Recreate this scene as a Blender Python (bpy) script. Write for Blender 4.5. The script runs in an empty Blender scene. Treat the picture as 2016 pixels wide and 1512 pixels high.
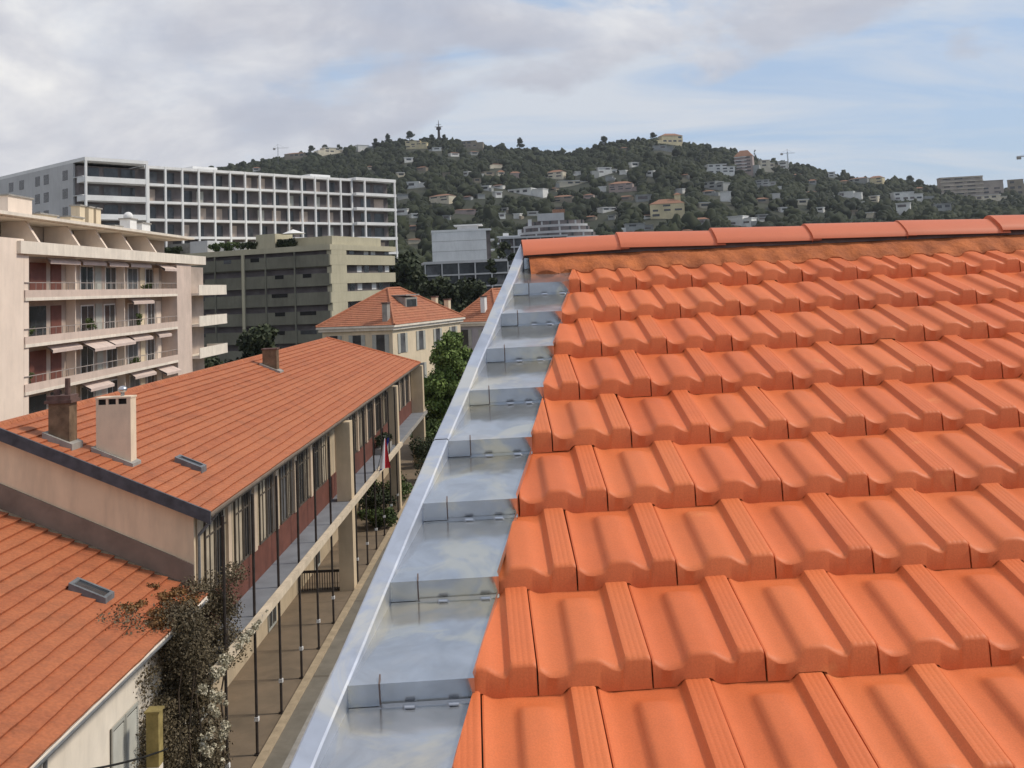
import bpy, bmesh, math, random
import numpy as np
from mathutils import Vector, Matrix
random.seed(7); rng = np.random.default_rng(7)
S = bpy.context.scene
COL = S.collection
PI = math.pi

# ------------------------------------------------------------------ camera
F, CX, CY = 2000.0, 1008.0, 365.13          # focal length / principal point in photo pixels (2016x1512)
PITCH, ROLL, YAW, CH = -0.098227, 0.046509, -0.01294, 14.0
def _basis():
    cp, sp = math.cos(PITCH), math.sin(PITCH)
    w = Vector((0, cp, -sp)); u = Vector((0, sp, cp)); r = Vector((1, 0, 0))
    cr, sr = math.cos(ROLL), math.sin(ROLL)
    r2, u2 = r*cr - u*sr, r*sr + u*cr
    M = Matrix.Rotation(-YAW, 3, 'Z')
    return M @ r2, M @ u2, M @ w
CR, CU, CW = _basis()
CAM = Vector((0, 0, CH))
cd = bpy.data.cameras.new('camera'); cam = bpy.data.objects.new('camera', cd); COL.objects.link(cam)
cd.sensor_width = 36; cd.lens = F/2016*36; cd.shift_y = -(756-CY)/2016; cd.clip_end = 9000; cd.clip_start = .05
cam.matrix_world = Matrix(((CR.x, CU.x, -CW.x, 0), (CR.y, CU.y, -CW.y, 0), (CR.z, CU.z, -CW.z, CH), (0, 0, 0, 1)))
S.camera = cam
def ray(px, py): return CW + CR*((px-CX)/F) - CU*((py-CY)/F)
def atY(px, py, Y): d = ray(px, py); return CAM + d*(Y/d.y)
def atX(px, py, X): d = ray(px, py); return CAM + d*(X/d.x)
def atZ(px, py, Z): d = ray(px, py); return CAM + d*((Z-CH)/d.z)

# ------------------------------------------------------------------ world and sun
SUN_AZ, SUN_EL = math.radians(86), math.radians(46)     # azimuth clockwise from +Y
W = bpy.data.worlds.new("World"); S.world = W; W.use_nodes = True
nt = W.node_tree; nt.nodes.clear()
def N(nt, typ, **kw):
    n = nt.nodes.new(typ)
    for k, v in kw.items():
        if k.startswith('i_'):
            n.inputs[int(k[2:])].default_value = v
        else: setattr(n, k, v)
    return n
def mathn(nt, op, a, b=None, c=None, clamp=False):
    n = nt.nodes.new('ShaderNodeMath'); n.operation = op; n.use_clamp = clamp
    for i, v in enumerate((a, b, c)):
        if v is None: continue
        if isinstance(v, (int, float)): n.inputs[i].default_value = v
        else: nt.links.new(v, n.inputs[i])
    return n.outputs[0]
def mixc(nt, f, a, b, blend='MIX'):
    n = nt.nodes.new('ShaderNodeMix'); n.data_type = 'RGBA'; n.blend_type = blend
    for s, v in ((n.inputs[0], f), (n.inputs[6], a), (n.inputs[7], b)):
        if isinstance(v, (int, float)): s.default_value = v
        elif isinstance(v, (tuple, list)): s.default_value = (*v[:3], 1)
        else: nt.links.new(v, s)
    return n.outputs[2]
def noise(nt, vec, scale, detail=4, rough=.5, dist=0, dim='3D'):
    n = nt.nodes.new('ShaderNodeTexNoise'); n.inputs['Scale'].default_value = scale
    n.inputs['Detail'].default_value = detail; n.inputs['Roughness'].default_value = rough
    n.inputs['Distortion'].default_value = dist
    if vec is not None: nt.links.new(vec, n.inputs['Vector'])
    return n.outputs['Fac']
def ramp(nt, fac, pts):
    n = nt.nodes.new('ShaderNodeValToRGB'); e = n.color_ramp.elements
    while len(e) < len(pts): e.new(.5)
    for i, (p, c) in enumerate(pts):
        e[i].position = p; e[i].color = (c, c, c, 1) if isinstance(c, (int, float)) else (*c, 1)
    nt.links.new(fac, n.inputs[0]); return n.outputs[0]
def world():
    tc = N(nt, 'ShaderNodeTexCoord'); sx = N(nt, 'ShaderNodeSeparateXYZ'); nt.links.new(tc.outputs['Generated'], sx.inputs[0])
    z = mathn(nt, 'MAXIMUM', sx.outputs[2], 0.0); zz = mathn(nt, 'ADD', z, .24)
    x = mathn(nt, 'DIVIDE', sx.outputs[0], zz); y = mathn(nt, 'DIVIDE', sx.outputs[1], zz)
    cb = N(nt, 'ShaderNodeCombineXYZ'); nt.links.new(x, cb.inputs[0]); nt.links.new(y, cb.inputs[1]); cb.inputs[2].default_value = 3.1
    sky = N(nt, 'ShaderNodeTexSky', sky_type='NISHITA', sun_disc=False, sun_elevation=SUN_EL, sun_rotation=SUN_AZ)
    sky.air_density = 1.1; sky.dust_density = 1.2; sky.ozone_density = 1.3
    m3 = N(nt, 'ShaderNodeMapping'); m3.inputs['Scale'].default_value = (1, 1, 1.75); m3.inputs['Location'].default_value = (.35, 0, .62); nt.links.new(tc.outputs['Generated'], m3.inputs[0])
    big = noise(nt, m3.outputs[0], 3.1, 8, .52, .25)
    mp = N(nt, 'ShaderNodeMapping'); mp.inputs['Scale'].default_value = (.6, 1.7, 1); mp.inputs['Rotation'].default_value = (0, 0, -.35)
    nt.links.new(cb.outputs[0], mp.inputs[0])
    wis = noise(nt, mp.outputs[0], 1.5, 10, .60, .7)
    left = mathn(nt, 'MULTIPLY', sx.outputs[0], -.34)            # more cover towards the west
    m = mathn(nt, 'ADD', big, left)
    thick = ramp(nt, m, [(.455, 0), (.505, .8), (.60, 1)])
    thin = ramp(nt, wis, [(.42, 0), (.66, .85)])
    shade = noise(nt, m3.outputs[0], 4.6, 9, .56, .25)
    cc = ramp(nt, shade, [(.34, (4.3, 4.5, 5.3)), (.48, (5.3, 5.45, 6.1)), (.58, (6.8, 6.85, 7.2)), (.68, (8.6, 8.5, 8.4))])
    skym = mixc(nt, 1.0, sky.outputs[0], (.80, .92, 1.12), 'MULTIPLY')
    base = mixc(nt, .68, skym, (4.8, 6.0, 7.7))                   # thin high veil over the blue
    a = mixc(nt, thin, base, (6.5, 6.8, 7.3))
    b = mixc(nt, thick, a, cc)
    bg = N(nt, 'ShaderNodeBackground'); bg.inputs[1].default_value = .1
    nt.links.new(b, bg.inputs[0]); out = N(nt, 'ShaderNodeOutputWorld'); nt.links.new(bg.outputs[0], out.inputs[0])
world()
sl = bpy.data.lights.new('sun', 'SUN'); sl.energy = 2.6; sl.angle = math.radians(8); sl.color = (1, .90, .76)
sun = bpy.data.objects.new('sun', sl); COL.objects.link(sun)
dv = Vector((math.sin(SUN_AZ)*math.cos(SUN_EL), math.cos(SUN_AZ)*math.cos(SUN_EL), math.sin(SUN_EL)))
sun.rotation_euler = dv.to_track_quat('Z', 'Y').to_euler(); sun.location = (40, 0, 60)
S.view_settings.view_transform = 'Standard'; S.view_settings.look = 'None'
S.view_settings.exposure = 0.09; S.view_settings.gamma = 1; S.view_settings.use_curve_mapping = False
S.cycles.max_bounces = 6; S.cycles.diffuse_bounces = 3; S.cycles.glossy_bounces = 3; S.cycles.transparent_max_bounces = 8

# ------------------------------------------------------------------ materials
def mat(name, col, rough=.75, var=.12, scale=3.0, metal=0, bump=0, bscale=20, col2=None, stain=0, spec=.3):
    m = bpy.data.materials.new(name); m.use_nodes = True; t = m.node_tree
    b = t.nodes['Principled BSDF']; b.inputs['Roughness'].default_value = rough; b.inputs['Metallic'].default_value = metal
    b.inputs['Specular IOR Level'].default_value = spec
    g = N(t, 'ShaderNodeNewGeometry'); p = g.outputs['Position']
    n1 = noise(t, p, scale, 6, .6)
    c2 = col2 or tuple(max(0, c*(1-2.2*var)) for c in col)
    c1 = tuple(min(1, c*(1+var)) for c in col)
    f = ramp(t, n1, [(.3, 0), (.7, 1)])
    c = mixc(t, f, c2, c1)
    if stain:
        mp = N(t, 'ShaderNodeMapping'); mp.inputs['Scale'].default_value = (1, 1, .18); t.links.new(p, mp.inputs[0])
        s = noise(t, mp.outputs[0], 2.2, 7, .65); s = ramp(t, s, [(.45, 0), (.72, stain)])
        c = mixc(t, s, c, tuple(x*.45 for x in col))
    t.links.new(c, b.inputs['Base Color'])
    if bump:
        bp = N(t, 'ShaderNodeBump'); bp.inputs['Strength'].default_value = bump; bp.inputs['Distance'].default_value = .02
        t.links.new(noise(t, p, bscale, 5, .6), bp.inputs['Height']); t.links.new(bp.outputs[0], b.inputs['Normal'])
    return m
M = {}
M['plaster_beige'] = mat('plaster_beige', (.60, .47, .35), .85, .06, .6, stain=.25)
M['plaster_school'] = mat('plaster_school', (.52, .42, .29), .85, .08, .8, stain=.35, bump=.2)
M['plaster_pier'] = mat('plaster_pier', (.62, .49, .33), .85, .07, .8, stain=.25)
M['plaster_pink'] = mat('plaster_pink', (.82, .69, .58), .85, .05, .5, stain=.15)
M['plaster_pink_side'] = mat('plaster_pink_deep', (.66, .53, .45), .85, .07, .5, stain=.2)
M['plaster_gable'] = mat('plaster_gable', (.82, .65, .45), .85, .08, .35, stain=.35)
M['band_grey'] = mat('band_grey', (.24, .185, .145), .85, .12, 1.5)
M['white_paint'] = mat('white_paint', (.78, .78, .77), .7, .05, .3, stain=.15)
M['white_grey'] = mat('white_grey', (.54, .54, .54), .75, .06, .2, stain=.2)
M['cream'] = mat('cream', (.72, .60, .43), .8, .06, .5, stain=.25)
M['cream_slab'] = mat('cream_slab', (.82, .74, .63), .8, .06, .8, stain=.3)
M['green_wall'] = mat('green_wall', (.185, .178, .138), .8, .12, .25, stain=.3)
M['green_cream'] = mat('green_cream', (.47, .43, .31), .8, .06, .3, stain=.2)
M['glass_dark'] = mat('glass_dark', (.045, .05, .055), .18, .3, .7, spec=.6)
M['glass_grey'] = mat('glass_grey', (.13, .13, .135), .3, .35, .5, spec=.5)
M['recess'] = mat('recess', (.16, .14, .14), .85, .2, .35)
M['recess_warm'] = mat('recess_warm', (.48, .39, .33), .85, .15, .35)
M['shutter_red'] = mat('shutter_red', (.17, .065, .05), .7, .1, 2)
M['shutter_grey'] = mat('shutter_grey', (.42, .42, .38), .7, .06, 3, stain=.2)
M['rail'] = mat('rail', (.36, .31, .28), .6, .1, 2)
M['red_band'] = mat('red_band', (.16, .06, .042), .8, .15, 1.2, stain=.3)
M['gallery_floor'] = mat('gallery_floor', (.22, .235, .26), .6, .1, 1.0)
M['curtain'] = mat('curtain', (.46, .39, .29), .8, .15, 1.2, stain=.3)
M['dark_frame'] = mat('dark_frame', (.10, .082, .065), .7, .15, 3)
M['dark_metal'] = mat('dark_metal', (.045, .036, .032), .5, .2, 4)
M['grey_metal'] = mat('grey_metal', (.17, .18, .19), .5, .15, 4)
M['verge'] = mat('verge', (.085, .088, .10), .7, .2, 3)
M['beam'] = mat('beam', (.66, .55, .41), .75, .08, 2.5, stain=.4)
M['asphalt'] = mat('asphalt', (.20, .178, .142), .9, .12, .9, bump=.3, bscale=30)
M['kerb'] = mat('kerb', (.42, .33, .22), .85, .12, 2.5)
M['courtyard'] = mat('courtyard', (.215, .162, .112), .9, .10, .7, col2=(.16, .125, .088))
def joints(m, period, off):
    t = m.node_tree; b = t.nodes['Principled BSDF']; src = b.inputs['Base Color'].links[0].from_socket
    g = N(t, 'ShaderNodeNewGeometry'); sx = N(t, 'ShaderNodeSeparateXYZ'); t.links.new(g.outputs['Position'], sx.inputs[0])
    a = mathn(t, 'ABSOLUTE', mathn(t, 'SUBTRACT', mathn(t, 'FRACT', mathn(t, 'DIVIDE', mathn(t, 'SUBTRACT', sx.outputs[1], off), period)), .5))
    k = mathn(t, 'GREATER_THAN', a, .49); k = mathn(t, 'MULTIPLY', k, .45)
    st = ramp(t, noise(t, g.outputs['Position'], .45, 8, .7, .6), [(.48, 0), (.70, .45)])
    c = mixc(t, k, src, (.07, .055, .04)); c = mixc(t, st, c, (.10, .082, .06)); t.links.new(c, b.inputs['Base Color'])
joints(M['courtyard'], 3.06, 32.7); joints(M['asphalt'], 9.0, 3.0)
M['ground'] = mat('ground', (.10, .095, .08), .95, .25, .03, col2=(.05, .06, .04))
M['hill'] = mat('hill', (.045, .045, .03), .95, .3, .01, col2=(.025, .032, .02))
M['brick'] = mat('brick', (.20, .135, .085), .9, .25, 3, stain=.5, bump=.5, bscale=9)
M['brick_cap'] = mat('brick_cap', (.15, .09, .075), .9, .2, 6)
M['chimney_cream'] = mat('chimney_cream', (.78, .63, .47), .85, .05, 2, stain=.2)
M['concrete'] = mat('concrete', (.34, .32, .29), .9, .12, 2, stain=.3)
M['steel'] = mat('steel', (.62, .62, .64), .25, .1, 5, metal=.9)
M['black'] = mat('black', (.015, .014, .013), .8, .2, 3)
M['trunk'] = mat('trunk', (.10, .075, .055), .95, .25, 4)
M['awning'] = mat('awning', (.62, .50, .44), .8, .05, 2)
M['flag_white'] = mat('flag_white', (.75, .75, .78), .8, .03, 3)
M['flag_red'] = mat('flag_red', (.55, .03, .04), .8, .1, 3)
M['flag_blue'] = mat('flag_blue', (.03, .05, .30), .8, .1, 3)
M['mustard'] = mat('mustard', (.34, .265, .10), .85, .2, 4, stain=.4)
M['cloth_white'] = mat('cloth_white', (.75, .74, .72), .8, .04, 3)
M['mauve_wall'] = mat('mauve_wall', (.42, .39, .42), .85, .06, 1, stain=.2)
M['pot'] = mat('pot', (.35, .14, .08), .8, .1, 4)
M['roof_slate'] = mat('roof_slate', (.30, .28, .26), .8, .1, 1)
M['roof_small'] = mat('roof_small', (.30, .16, .10), .85, .15, 1)
def foliage(name, a, b, scale=1.2, spec=.25):
    m = bpy.data.materials.new(name); m.use_nodes = True; t = m.node_tree; bs = t.nodes['Principled BSDF']
    bs.inputs['Roughness'].default_value = .65; bs.inputs['Specular IOR Level'].default_value = spec
    g = N(t, 'ShaderNodeNewGeometry')
    f = ramp(t, noise(t, g.outputs['Position'], scale, 3, .6), [(.35, 0), (.65, 1)])
    r = mathn(t, 'MULTIPLY', g.outputs['Random Per Island'], .55); f2 = mathn(t, 'ADD', mathn(t, 'MULTIPLY', f, .55), r, clamp=True)
    t.links.new(mixc(t, f2, a, b), bs.inputs['Base Color'])
    return m
M['leaf_dark'] = foliage('leaf_dark', (.018, .026, .012), (.055, .068, .03), .5)
M['leaf_mid'] = foliage('leaf_mid', (.03, .05, .016), (.11, .15, .045), .7)
M['leaf_bright'] = foliage('leaf_bright', (.05, .085, .02), (.20, .27, .07), .9)
M['leaf_vine'] = foliage('leaf_vine', (.06, .048, .03), (.17, .135, .08), 1.5)
M['leaf_pale'] = foliage('leaf_pale', (.22, .20, .12), (.70, .64, .50), 5.0)
M['leaf_rust'] = foliage('leaf_rust', (.10, .05, .02), (.26, .14, .05), 1.5)
M['leaf_far'] = foliage('leaf_far', (.012, .016, .009), (.044, .052, .027), .012, .08)

def tile_mat(name, c1, c2, c3, rough, fine=60, cell=(.3, .41), bump=.12, corr=None, cellamp=.35, pos='Position', dark=.0, spk=.14, blo=.5, marks=False):
    m = bpy.data.materials.new(name); m.use_nodes = True; t = m.node_tree; bs = t.nodes['Principled BSDF']
    bs.inputs['Roughness'].default_value = rough; bs.inputs['Specular IOR Level'].default_value = .35
    g = N(t, 'ShaderNodeNewGeometry'); p = g.outputs['Position']
    big = ramp(t, noise(t, p, 1.7, 4, .6), [(.35, 0), (.68, 1)])
    c = mixc(t, big, c1, c2)
    ri = g.outputs['Random Per Island']
    c = mixc(t, mathn(t, 'MULTIPLY', ri, cellamp), c, c3)
    blot = ramp(t, noise(t, p, 9, 6, .65), [(.40, 0), (.70, blo)])
    c = mixc(t, blot, c, tuple(x*1.12 for x in c1))
    sp = ramp(t, noise(t, p, fine, 3, .6), [(.40, 1-spk), (.60, 1+spk*.3)])
    c = mixc(t, 1.0, c, sp, 'MULTIPLY')
    if marks:
        mk = ramp(t, noise(t, p, 3.3, 5, .6, .5), [(.66, 0), (.76, .55)]); c = mixc(t, mk, c, (.80, .34, .12))
        dk = ramp(t, noise(t, p, 34, 6, .75), [(.66, 0), (.74, .35)]); c = mixc(t, dk, c, (.30, .075, .04))
        st = ramp(t, noise(t, p, 1.1, 8, .7, 1.0), [(.50, 0), (.78, .30)]); c = mixc(t, st, c, (.42, .12, .06))
    if dark:
        d = ramp(t, noise(t, p, .9, 7, .7), [(.5, 0), (.75, dark)]); c = mixc(t, d, c, (.10, .055, .035))
    t.links.new(c, bs.inputs['Base Color'])
    h = noise(t, p, 180, 3, .6)
    if corr:
        sx = N(t, 'ShaderNodeSeparateXYZ'); t.links.new(p, sx.inputs[0])
        w = mathn(t, 'SINE', mathn(t, 'MULTIPLY', sx.outputs[1], 2*PI/corr))
        h = mathn(t, 'ADD', mathn(t, 'MULTIPLY', h, .2), w)
    bp = N(t, 'ShaderNodeBump'); bp.inputs['Strength'].default_value = bump; bp.inputs['Distance'].default_value = .02 if corr else .003
    t.links.new(h, bp.inputs['Height']); t.links.new(bp.outputs[0], bs.inputs['Normal'])
    return m
M['tile'] = tile_mat('terracotta_tile', (.66, .158, .050), (.57, .125, .038), (.68, .205, .070), .55, fine=220, spk=.08, blo=.3, cellamp=.5, marks=True)
M['tile_ridge'] = tile_mat('terracotta_ridge', (.62, .165, .078), (.54, .14, .065), (.64, .20, .10), .5, fine=220, spk=.05, blo=.2)
M['tile_old'] = tile_mat('old_tile_roof', (.43, .135, .056), (.33, .098, .043), (.52, .20, .09), .8, fine=14, bump=.35, corr=.23, dark=.35)
M['tile_villa'] = tile_mat('villa_tile_roof', (.42, .16, .085), (.33, .11, .06), (.46, .22, .12), .85, fine=5, bump=.35, corr=.25, dark=.5)
M['mortar'] = mat('ridge_mortar', (.46, .14, .045), .85, .22, 9, col2=(.28, .085, .035), bump=.5, bscale=40)
M['lead_strip'] = mat('lead_strip', (.16, .12, .11), .7, .15, 9)
def zinc(name, base, rl, rh):
    m = bpy.data.materials.new(name); m.use_nodes = True; t = m.node_tree; bs = t.nodes['Principled BSDF']
    g = N(t, 'ShaderNodeNewGeometry'); p = g.outputs['Position']; bs.inputs['Metallic'].default_value = .85
    n = noise(t, p, 7, 6, .6, .6)
    c = mixc(t, ramp(t, n, [(.35, 0), (.65, 1)]), tuple(x*.80 for x in base), base)
    cloud_tint = ramp(t, noise(t, p, 2.6, 5, .6, 1.2), [(.50, 0), (.60, .8)])
    c = mixc(t, cloud_tint, c, (base[0]*1.20, base[1]*1.10, base[2]*.90))  # cream patches: reflected bright cloud painted into the zinc's base colour
    t.links.new(c, bs.inputs['Base Color'])
    r = N(t, 'ShaderNodeMapRange'); r.inputs[3].default_value = rl; r.inputs[4].default_value = rh
    t.links.new(noise(t, p, 4, 6, .7), r.inputs[0]); t.links.new(r.outputs[0], bs.inputs['Roughness'])
    bp = N(t, 'ShaderNodeBump'); bp.inputs['Strength'].default_value = .25; bp.inputs['Distance'].default_value = .02
    t.links.new(noise(t, p, 3.2, 3, .5), bp.inputs['Height']); t.links.new(bp.outputs[0], bs.inputs['Normal'])
    return m
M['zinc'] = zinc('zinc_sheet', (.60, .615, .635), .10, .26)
M['zinc_rim'] = zinc('zinc_rim', (.62, .66, .74), .38, .5)

# ------------------------------------------------------------------ object helpers
def meta(o, label=None, cat=None, group=None, kind=None):
    if label: o['label'] = label
    if cat: o['category'] = cat
    if group: o['group'] = group
    if kind: o['kind'] = kind
    return o
def thing(name, loc, label, cat, group=None, rz=0):
    o = bpy.data.objects.new(name, None); COL.objects.link(o); o.location = loc; o.rotation_euler = (0, 0, rz)
    o.empty_display_size = .5
    return meta(o, label, cat, group)
class MB:
    def __init__(s): s.v = []; s.f = []
    def add(s, vs, fs):
        n = len(s.v); s.v += [tuple(v) for v in vs]; s.f += [tuple(i+n for i in f) for f in fs]; return s
    def box(s, x0, x1, y0, y1, z0, z1):
        v = [(x, y, z) for z in (z0, z1) for y in (y0, y1) for x in (x0, x1)]
        return s.add(v, [(0, 2, 3, 1), (4, 5, 7, 6), (0, 1, 5, 4), (2, 6, 7, 3), (0, 4, 6, 2), (1, 3, 7, 5)])
    def prism(s, poly, a0, a1, axis='y'):
        # poly of 2D points extruded along an axis (counter-clockwise not required)
        n = len(poly)
        def P(p, a): return (p[0], a, p[1]) if axis == 'y' else ((a, p[0], p[1]) if axis == 'x' else (p[0], p[1], a))
        v = [P(p, a0) for p in poly]+[P(p, a1) for p in poly]
        f = [tuple(range(n))[::-1], tuple(range(n, 2*n))]+[(i, (i+1) % n, n+(i+1) % n, n+i) for i in range(n)]
        return s.add(v, f)
    def tube(s, p, q, r, r2=None, n=8):
        p, q = Vector(p), Vector(q); r2 = r if r2 is None else r2
        d = (q-p).normalized(); a = d.orthogonal().normalized(); b = d.cross(a)
        v = [p+(a*math.cos(2*PI*i/n)+b*math.sin(2*PI*i/n))*r for i in range(n)]+[q+(a*math.cos(2*PI*i/n)+b*math.sin(2*PI*i/n))*r2 for i in range(n)]
        return s.add(v, [(i, (i+1) % n, n+(i+1) % n, n+i) for i in range(n)]+[tuple(range(n))[::-1], tuple(range(n, 2*n))])
    def ball(s, c, r, n=10, m=7, sz=1):
        v = []; f = []
        for j in range(m+1):
            th = PI*j/m
            for i in range(n): v.append((c[0]+r*math.sin(th)*math.cos(2*PI*i/n), c[1]+r*math.sin(th)*math.sin(2*PI*i/n), c[2]+r*sz*math.cos(th)))
        for j in range(m):
            for i in range(n): f.append((j*n+i, (j+1)*n+i, (j+1)*n+(i+1) % n, j*n+(i+1) % n))
        return s.add(v, f)
    def build(s, name, m, parent=None, smooth=False, world=False, fixn=True):
        me = bpy.data.meshes.new(name); me.from_pydata(s.v, [], s.f); me.materials.append(m)
        if fixn:
            b = bmesh.new(); b.from_mesh(me); bmesh.ops.recalc_face_normals(b, faces=b.faces); b.to_mesh(me); b.free()
        o = bpy.data.objects.new(name, me); COL.objects.link(o)
        if parent is not None:
            o.parent = parent
            if world:            # vertices were given in world coordinates
                b = parent; mt = Matrix.Identity(4)
                while b is not None:
                    mt = Matrix.LocRotScale(b.location, b.rotation_euler, b.scale) @ mt; b = b.parent
                me.transform(mt.inverted())
        if smooth:
            for p in me.polygons: p.use_smooth = True
            me.set_sharp_from_angle(angle=math.radians(32))
        return o
def np_mesh(name, v, f, m, smooth=False):
    me = bpy.data.meshes.new(name); k = f.shape[1]
    me.vertices.add(len(v)); me.vertices.foreach_set('co', v.astype(np.float32).ravel())
    me.loops.add(f.size); me.loops.foreach_set('vertex_index', f.astype(np.int32).ravel())
    me.polygons.add(len(f)); me.polygons.foreach_set('loop_start', np.arange(0, f.size, k, dtype=np.int32))
    me.polygons.foreach_set('loop_total', np.full(len(f), k, np.int32))
    me.update(calc_edges=True); me.materials.append(m)
    if smooth: me.polygons.foreach_set('use_smooth', np.ones(len(f), bool))
    return me
def inst(name, me, parent=None, loc=(0, 0, 0), scale=1, rz=0):
    o = bpy.data.objects.new(name, me); COL.objects.link(o); o.parent = parent; o.location = loc
    o.scale = (scale,)*3 if isinstance(scale, (int, float)) else scale; o.rotation_euler = (0, 0, rz); return o

# ------------------------------------------------------------------ ground, street, hill
def hill_r(px):   # skyline of the hill in the photograph: column -> row, turned into real heights below
    pts = [(-900, 395), (-200, 372), (200, 362), (385, 345), (440, 330), (480, 327), (540, 314), (620, 300), (700, 292), (800, 278), (870, 275), (960, 288), (1050, 298), (1110, 306),
           (1200, 285), (1290, 272), (1340, 283), (1440, 300), (1500, 318), (1560, 325), (1640, 345), (1700, 355), (1780, 358), (1840, 373), (1930, 378), (2016, 380), (2300, 395), (2900, 430)]
    for (a, b), (c, d) in zip(pts, pts[1:]):
        if px <= c: return b+(d-b)*max(0, (px-a))/(c-a)
    return pts[-1][1]
AZ = []
for px in range(-800, 2850, 25):
    d = ray(px, hill_r(px)); h = math.hypot(d.x, d.y); AZ.append((math.atan2(d.x, d.y), d.z/h))
AZ = np.array(AZ)
D0, D1 = 330.0, 1400.0
_ph = rng.uniform(0, 6.28, 8)
def lumps(x, y):
    return (np.sin(x*.011+_ph[0])*np.cos(y*.009+_ph[1])*.5+np.sin(x*.023+y*.017+_ph[2])*.3+np.sin(y*.031-x*.013+_ph[3])*.2)
def terrain(x, y):
    x = np.asarray(x, float); y = np.asarray(y, float)
    d = np.hypot(x, y); az = np.arctan2(x, y); e = np.interp(az, AZ[:, 0], AZ[:, 1])
    zr = CH+e*D1-3
    t = np.clip((d-D0)/(D1-D0), 0, 1)
    g = .25*t+.75*t**1.5
    z = zr*g+lumps(x, y)*7*np.sin(np.pi*t)
    back = np.clip((d-D1)/900, 0, 1)
    return z*(1-back**1.4)-.35*(d > D0)*0
def hit(px, py):
    d = ray(px, py); h = math.hypot(d.x, d.y); d = d/h
    for r in np.arange(335, 1700, 3.0):
        x, y, z = d.x*r, d.y*r, CH+d.z*r
        if terrain(x, y) > z: return Vector((x, y, float(terrain(x, y)))), r
    r = 1395.0; return Vector((d.x*r, d.y*r, float(terrain(d.x*r, d.y*r)))), r
def build_hill():
    az = np.linspace(-.95, .98, 300); dd = np.r_[np.linspace(D0, D1, 90), np.linspace(D1+40, D1+900, 16)]
    A, D = np.meshgrid(az, dd); X = np.sin(A)*D; Y = np.cos(A)*D; Zz = terrain(X, Y)-.2
    v = np.stack([X, Y, Zz], -1).reshape(-1, 3); n = len(az)
    i, j = np.meshgrid(np.arange(len(dd)-1), np.arange(n-1), indexing='ij'); q = (i*n+j).ravel()
    f = np.stack([q, q+1, q+n+1, q+n], -1)
    me = np_mesh('hill', v, f, M['hill'], True); meta(inst('hill', me), kind='structure')
build_hill()
g = MB(); R = 4200; g.add([(R*math.cos(a), R*math.sin(a), -.30) for a in np.linspace(0, 2*PI, 65)[:-1]], [tuple(range(64))])
meta(g.build('ground', M['ground'], fixn=False), kind='structure')
g = MB().box(-8.7, -1.5, -40, 240, -.29, -.02); meta(g.build('road', M['asphalt']), kind='structure')
g = MB().box(-26, -8.98, -10, 100, -.29, -.004); meta(g.build('courtyard', M['courtyard']), kind='structure')
g = MB().box(-8.975, -8.705, -10, 100, -.29, .075); meta(g.build('kerb', M['kerb']), kind='structure')
g = MB().box(-8.1, -7.9, -20, 95, -.019, -.012); meta(g.build('gutter_line', M['concrete']), kind='structure')

# ------------------------------------------------------------------ our own tiled roof
BW, SL, L, TW = .056722, .359258, .408404, .30
EU = Vector((math.cos(BW), math.sin(BW), 0)); HV = Vector((-math.sin(BW), math.cos(BW), 0))
EV = HV*math.cos(SL)+Vector((0, 0, math.sin(SL))); EN = EU.cross(EV)
RO = Vector((-.0261197, 2.74849569, 12.93877505))
def RP(a, s, n): return RO+EU*a+EV*s+EN*n
own = thing('roofed_building', (2, 4, 0), 'building with a new bright terracotta tile roof and stepped zinc verge in the foreground', 'building')
def a_in(s): return -.172+.193*s
def a_out(s): return -.545+.203*s
PR_U = [0, .015, .03, .06, .10, .15, .20, .245, .275, .305, .335, .365, .40, .46, .52, .565, .60, .64, .685, .72, .745, .762, .78, .80, .825, .832, .84, .875, .882, .89, .925, .932, .94, .965, .985, 1]
PR_H = [.013, .014, .0115, .006, .0015, 0, .0006, .0022, .0048, .0135, .0225, .0250, .0255, .0255, .0245, .0215, .0165, .0105, .006, .0045, .009, .0175, .0235, .0245, .0245, .0238, .0245, .0245, .0238, .0245, .0245, .0238, .0245, .0245, .0238, .020]
def smooth(a, b, x):
    t = min(1, max(0, (x-a)/(b-a))); return t*t*(3-2*t)
def prof(u, v):
    h = float(np.interp(u, PR_U, PR_H))
    if .22 < u < .70: h = h*(1-smooth(.80, .93, v/L))+.001*smooth(.8, .93, v/L)
    return h
def notch(u): return .022*smooth(.235, .25, u)*(1-smooth(.50, .575, u))
VS = [0, .003, .007, .012, .018, .027, .040, .06, .10, .16, .22, .28, .33, .345, .36, .375, .39, L, L+.045]
def tile_shape():
    """one interlocking tile; returns grid (rows of (u, v, n)) incl. front face and skirts"""
    rows = []
    us = [0]+PR_U+[1]
    back = [(u, .05, 0.0) for u in us]
    bot = []; 
    def skirt(row, dn): return [(row[0][0], row[0][1], row[0][2]-dn)]+row+[(row[-1][0], row[-1][1], row[-1][2]-dn)]
    def base(v): return .052*(1-v/L)
    r0 = [(u, .0, notch(u)) for u in PR_U]
    rows.append(skirt([(u, .035, notch(u)+.002) for u in PR_U], .0))
    rows.append(skirt(r0, 0))
    for v in VS:
        r = []
        for u in PR_U:
            h = prof(u, v)
            top = base(v)+h
            # the nose leans back: high parts of the profile end further up the slope
            lean = (h*.62+.012)
            vv = v
            if v < .06:
                vv = lean*(1-v/.06)+v
                k = v/.06
                drop = .011*(1-k)**4
                top -= drop
            r.append((u, vv, top))
        rows.append(skirt(r, .030))
    return rows
TS = tile_shape()
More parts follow.
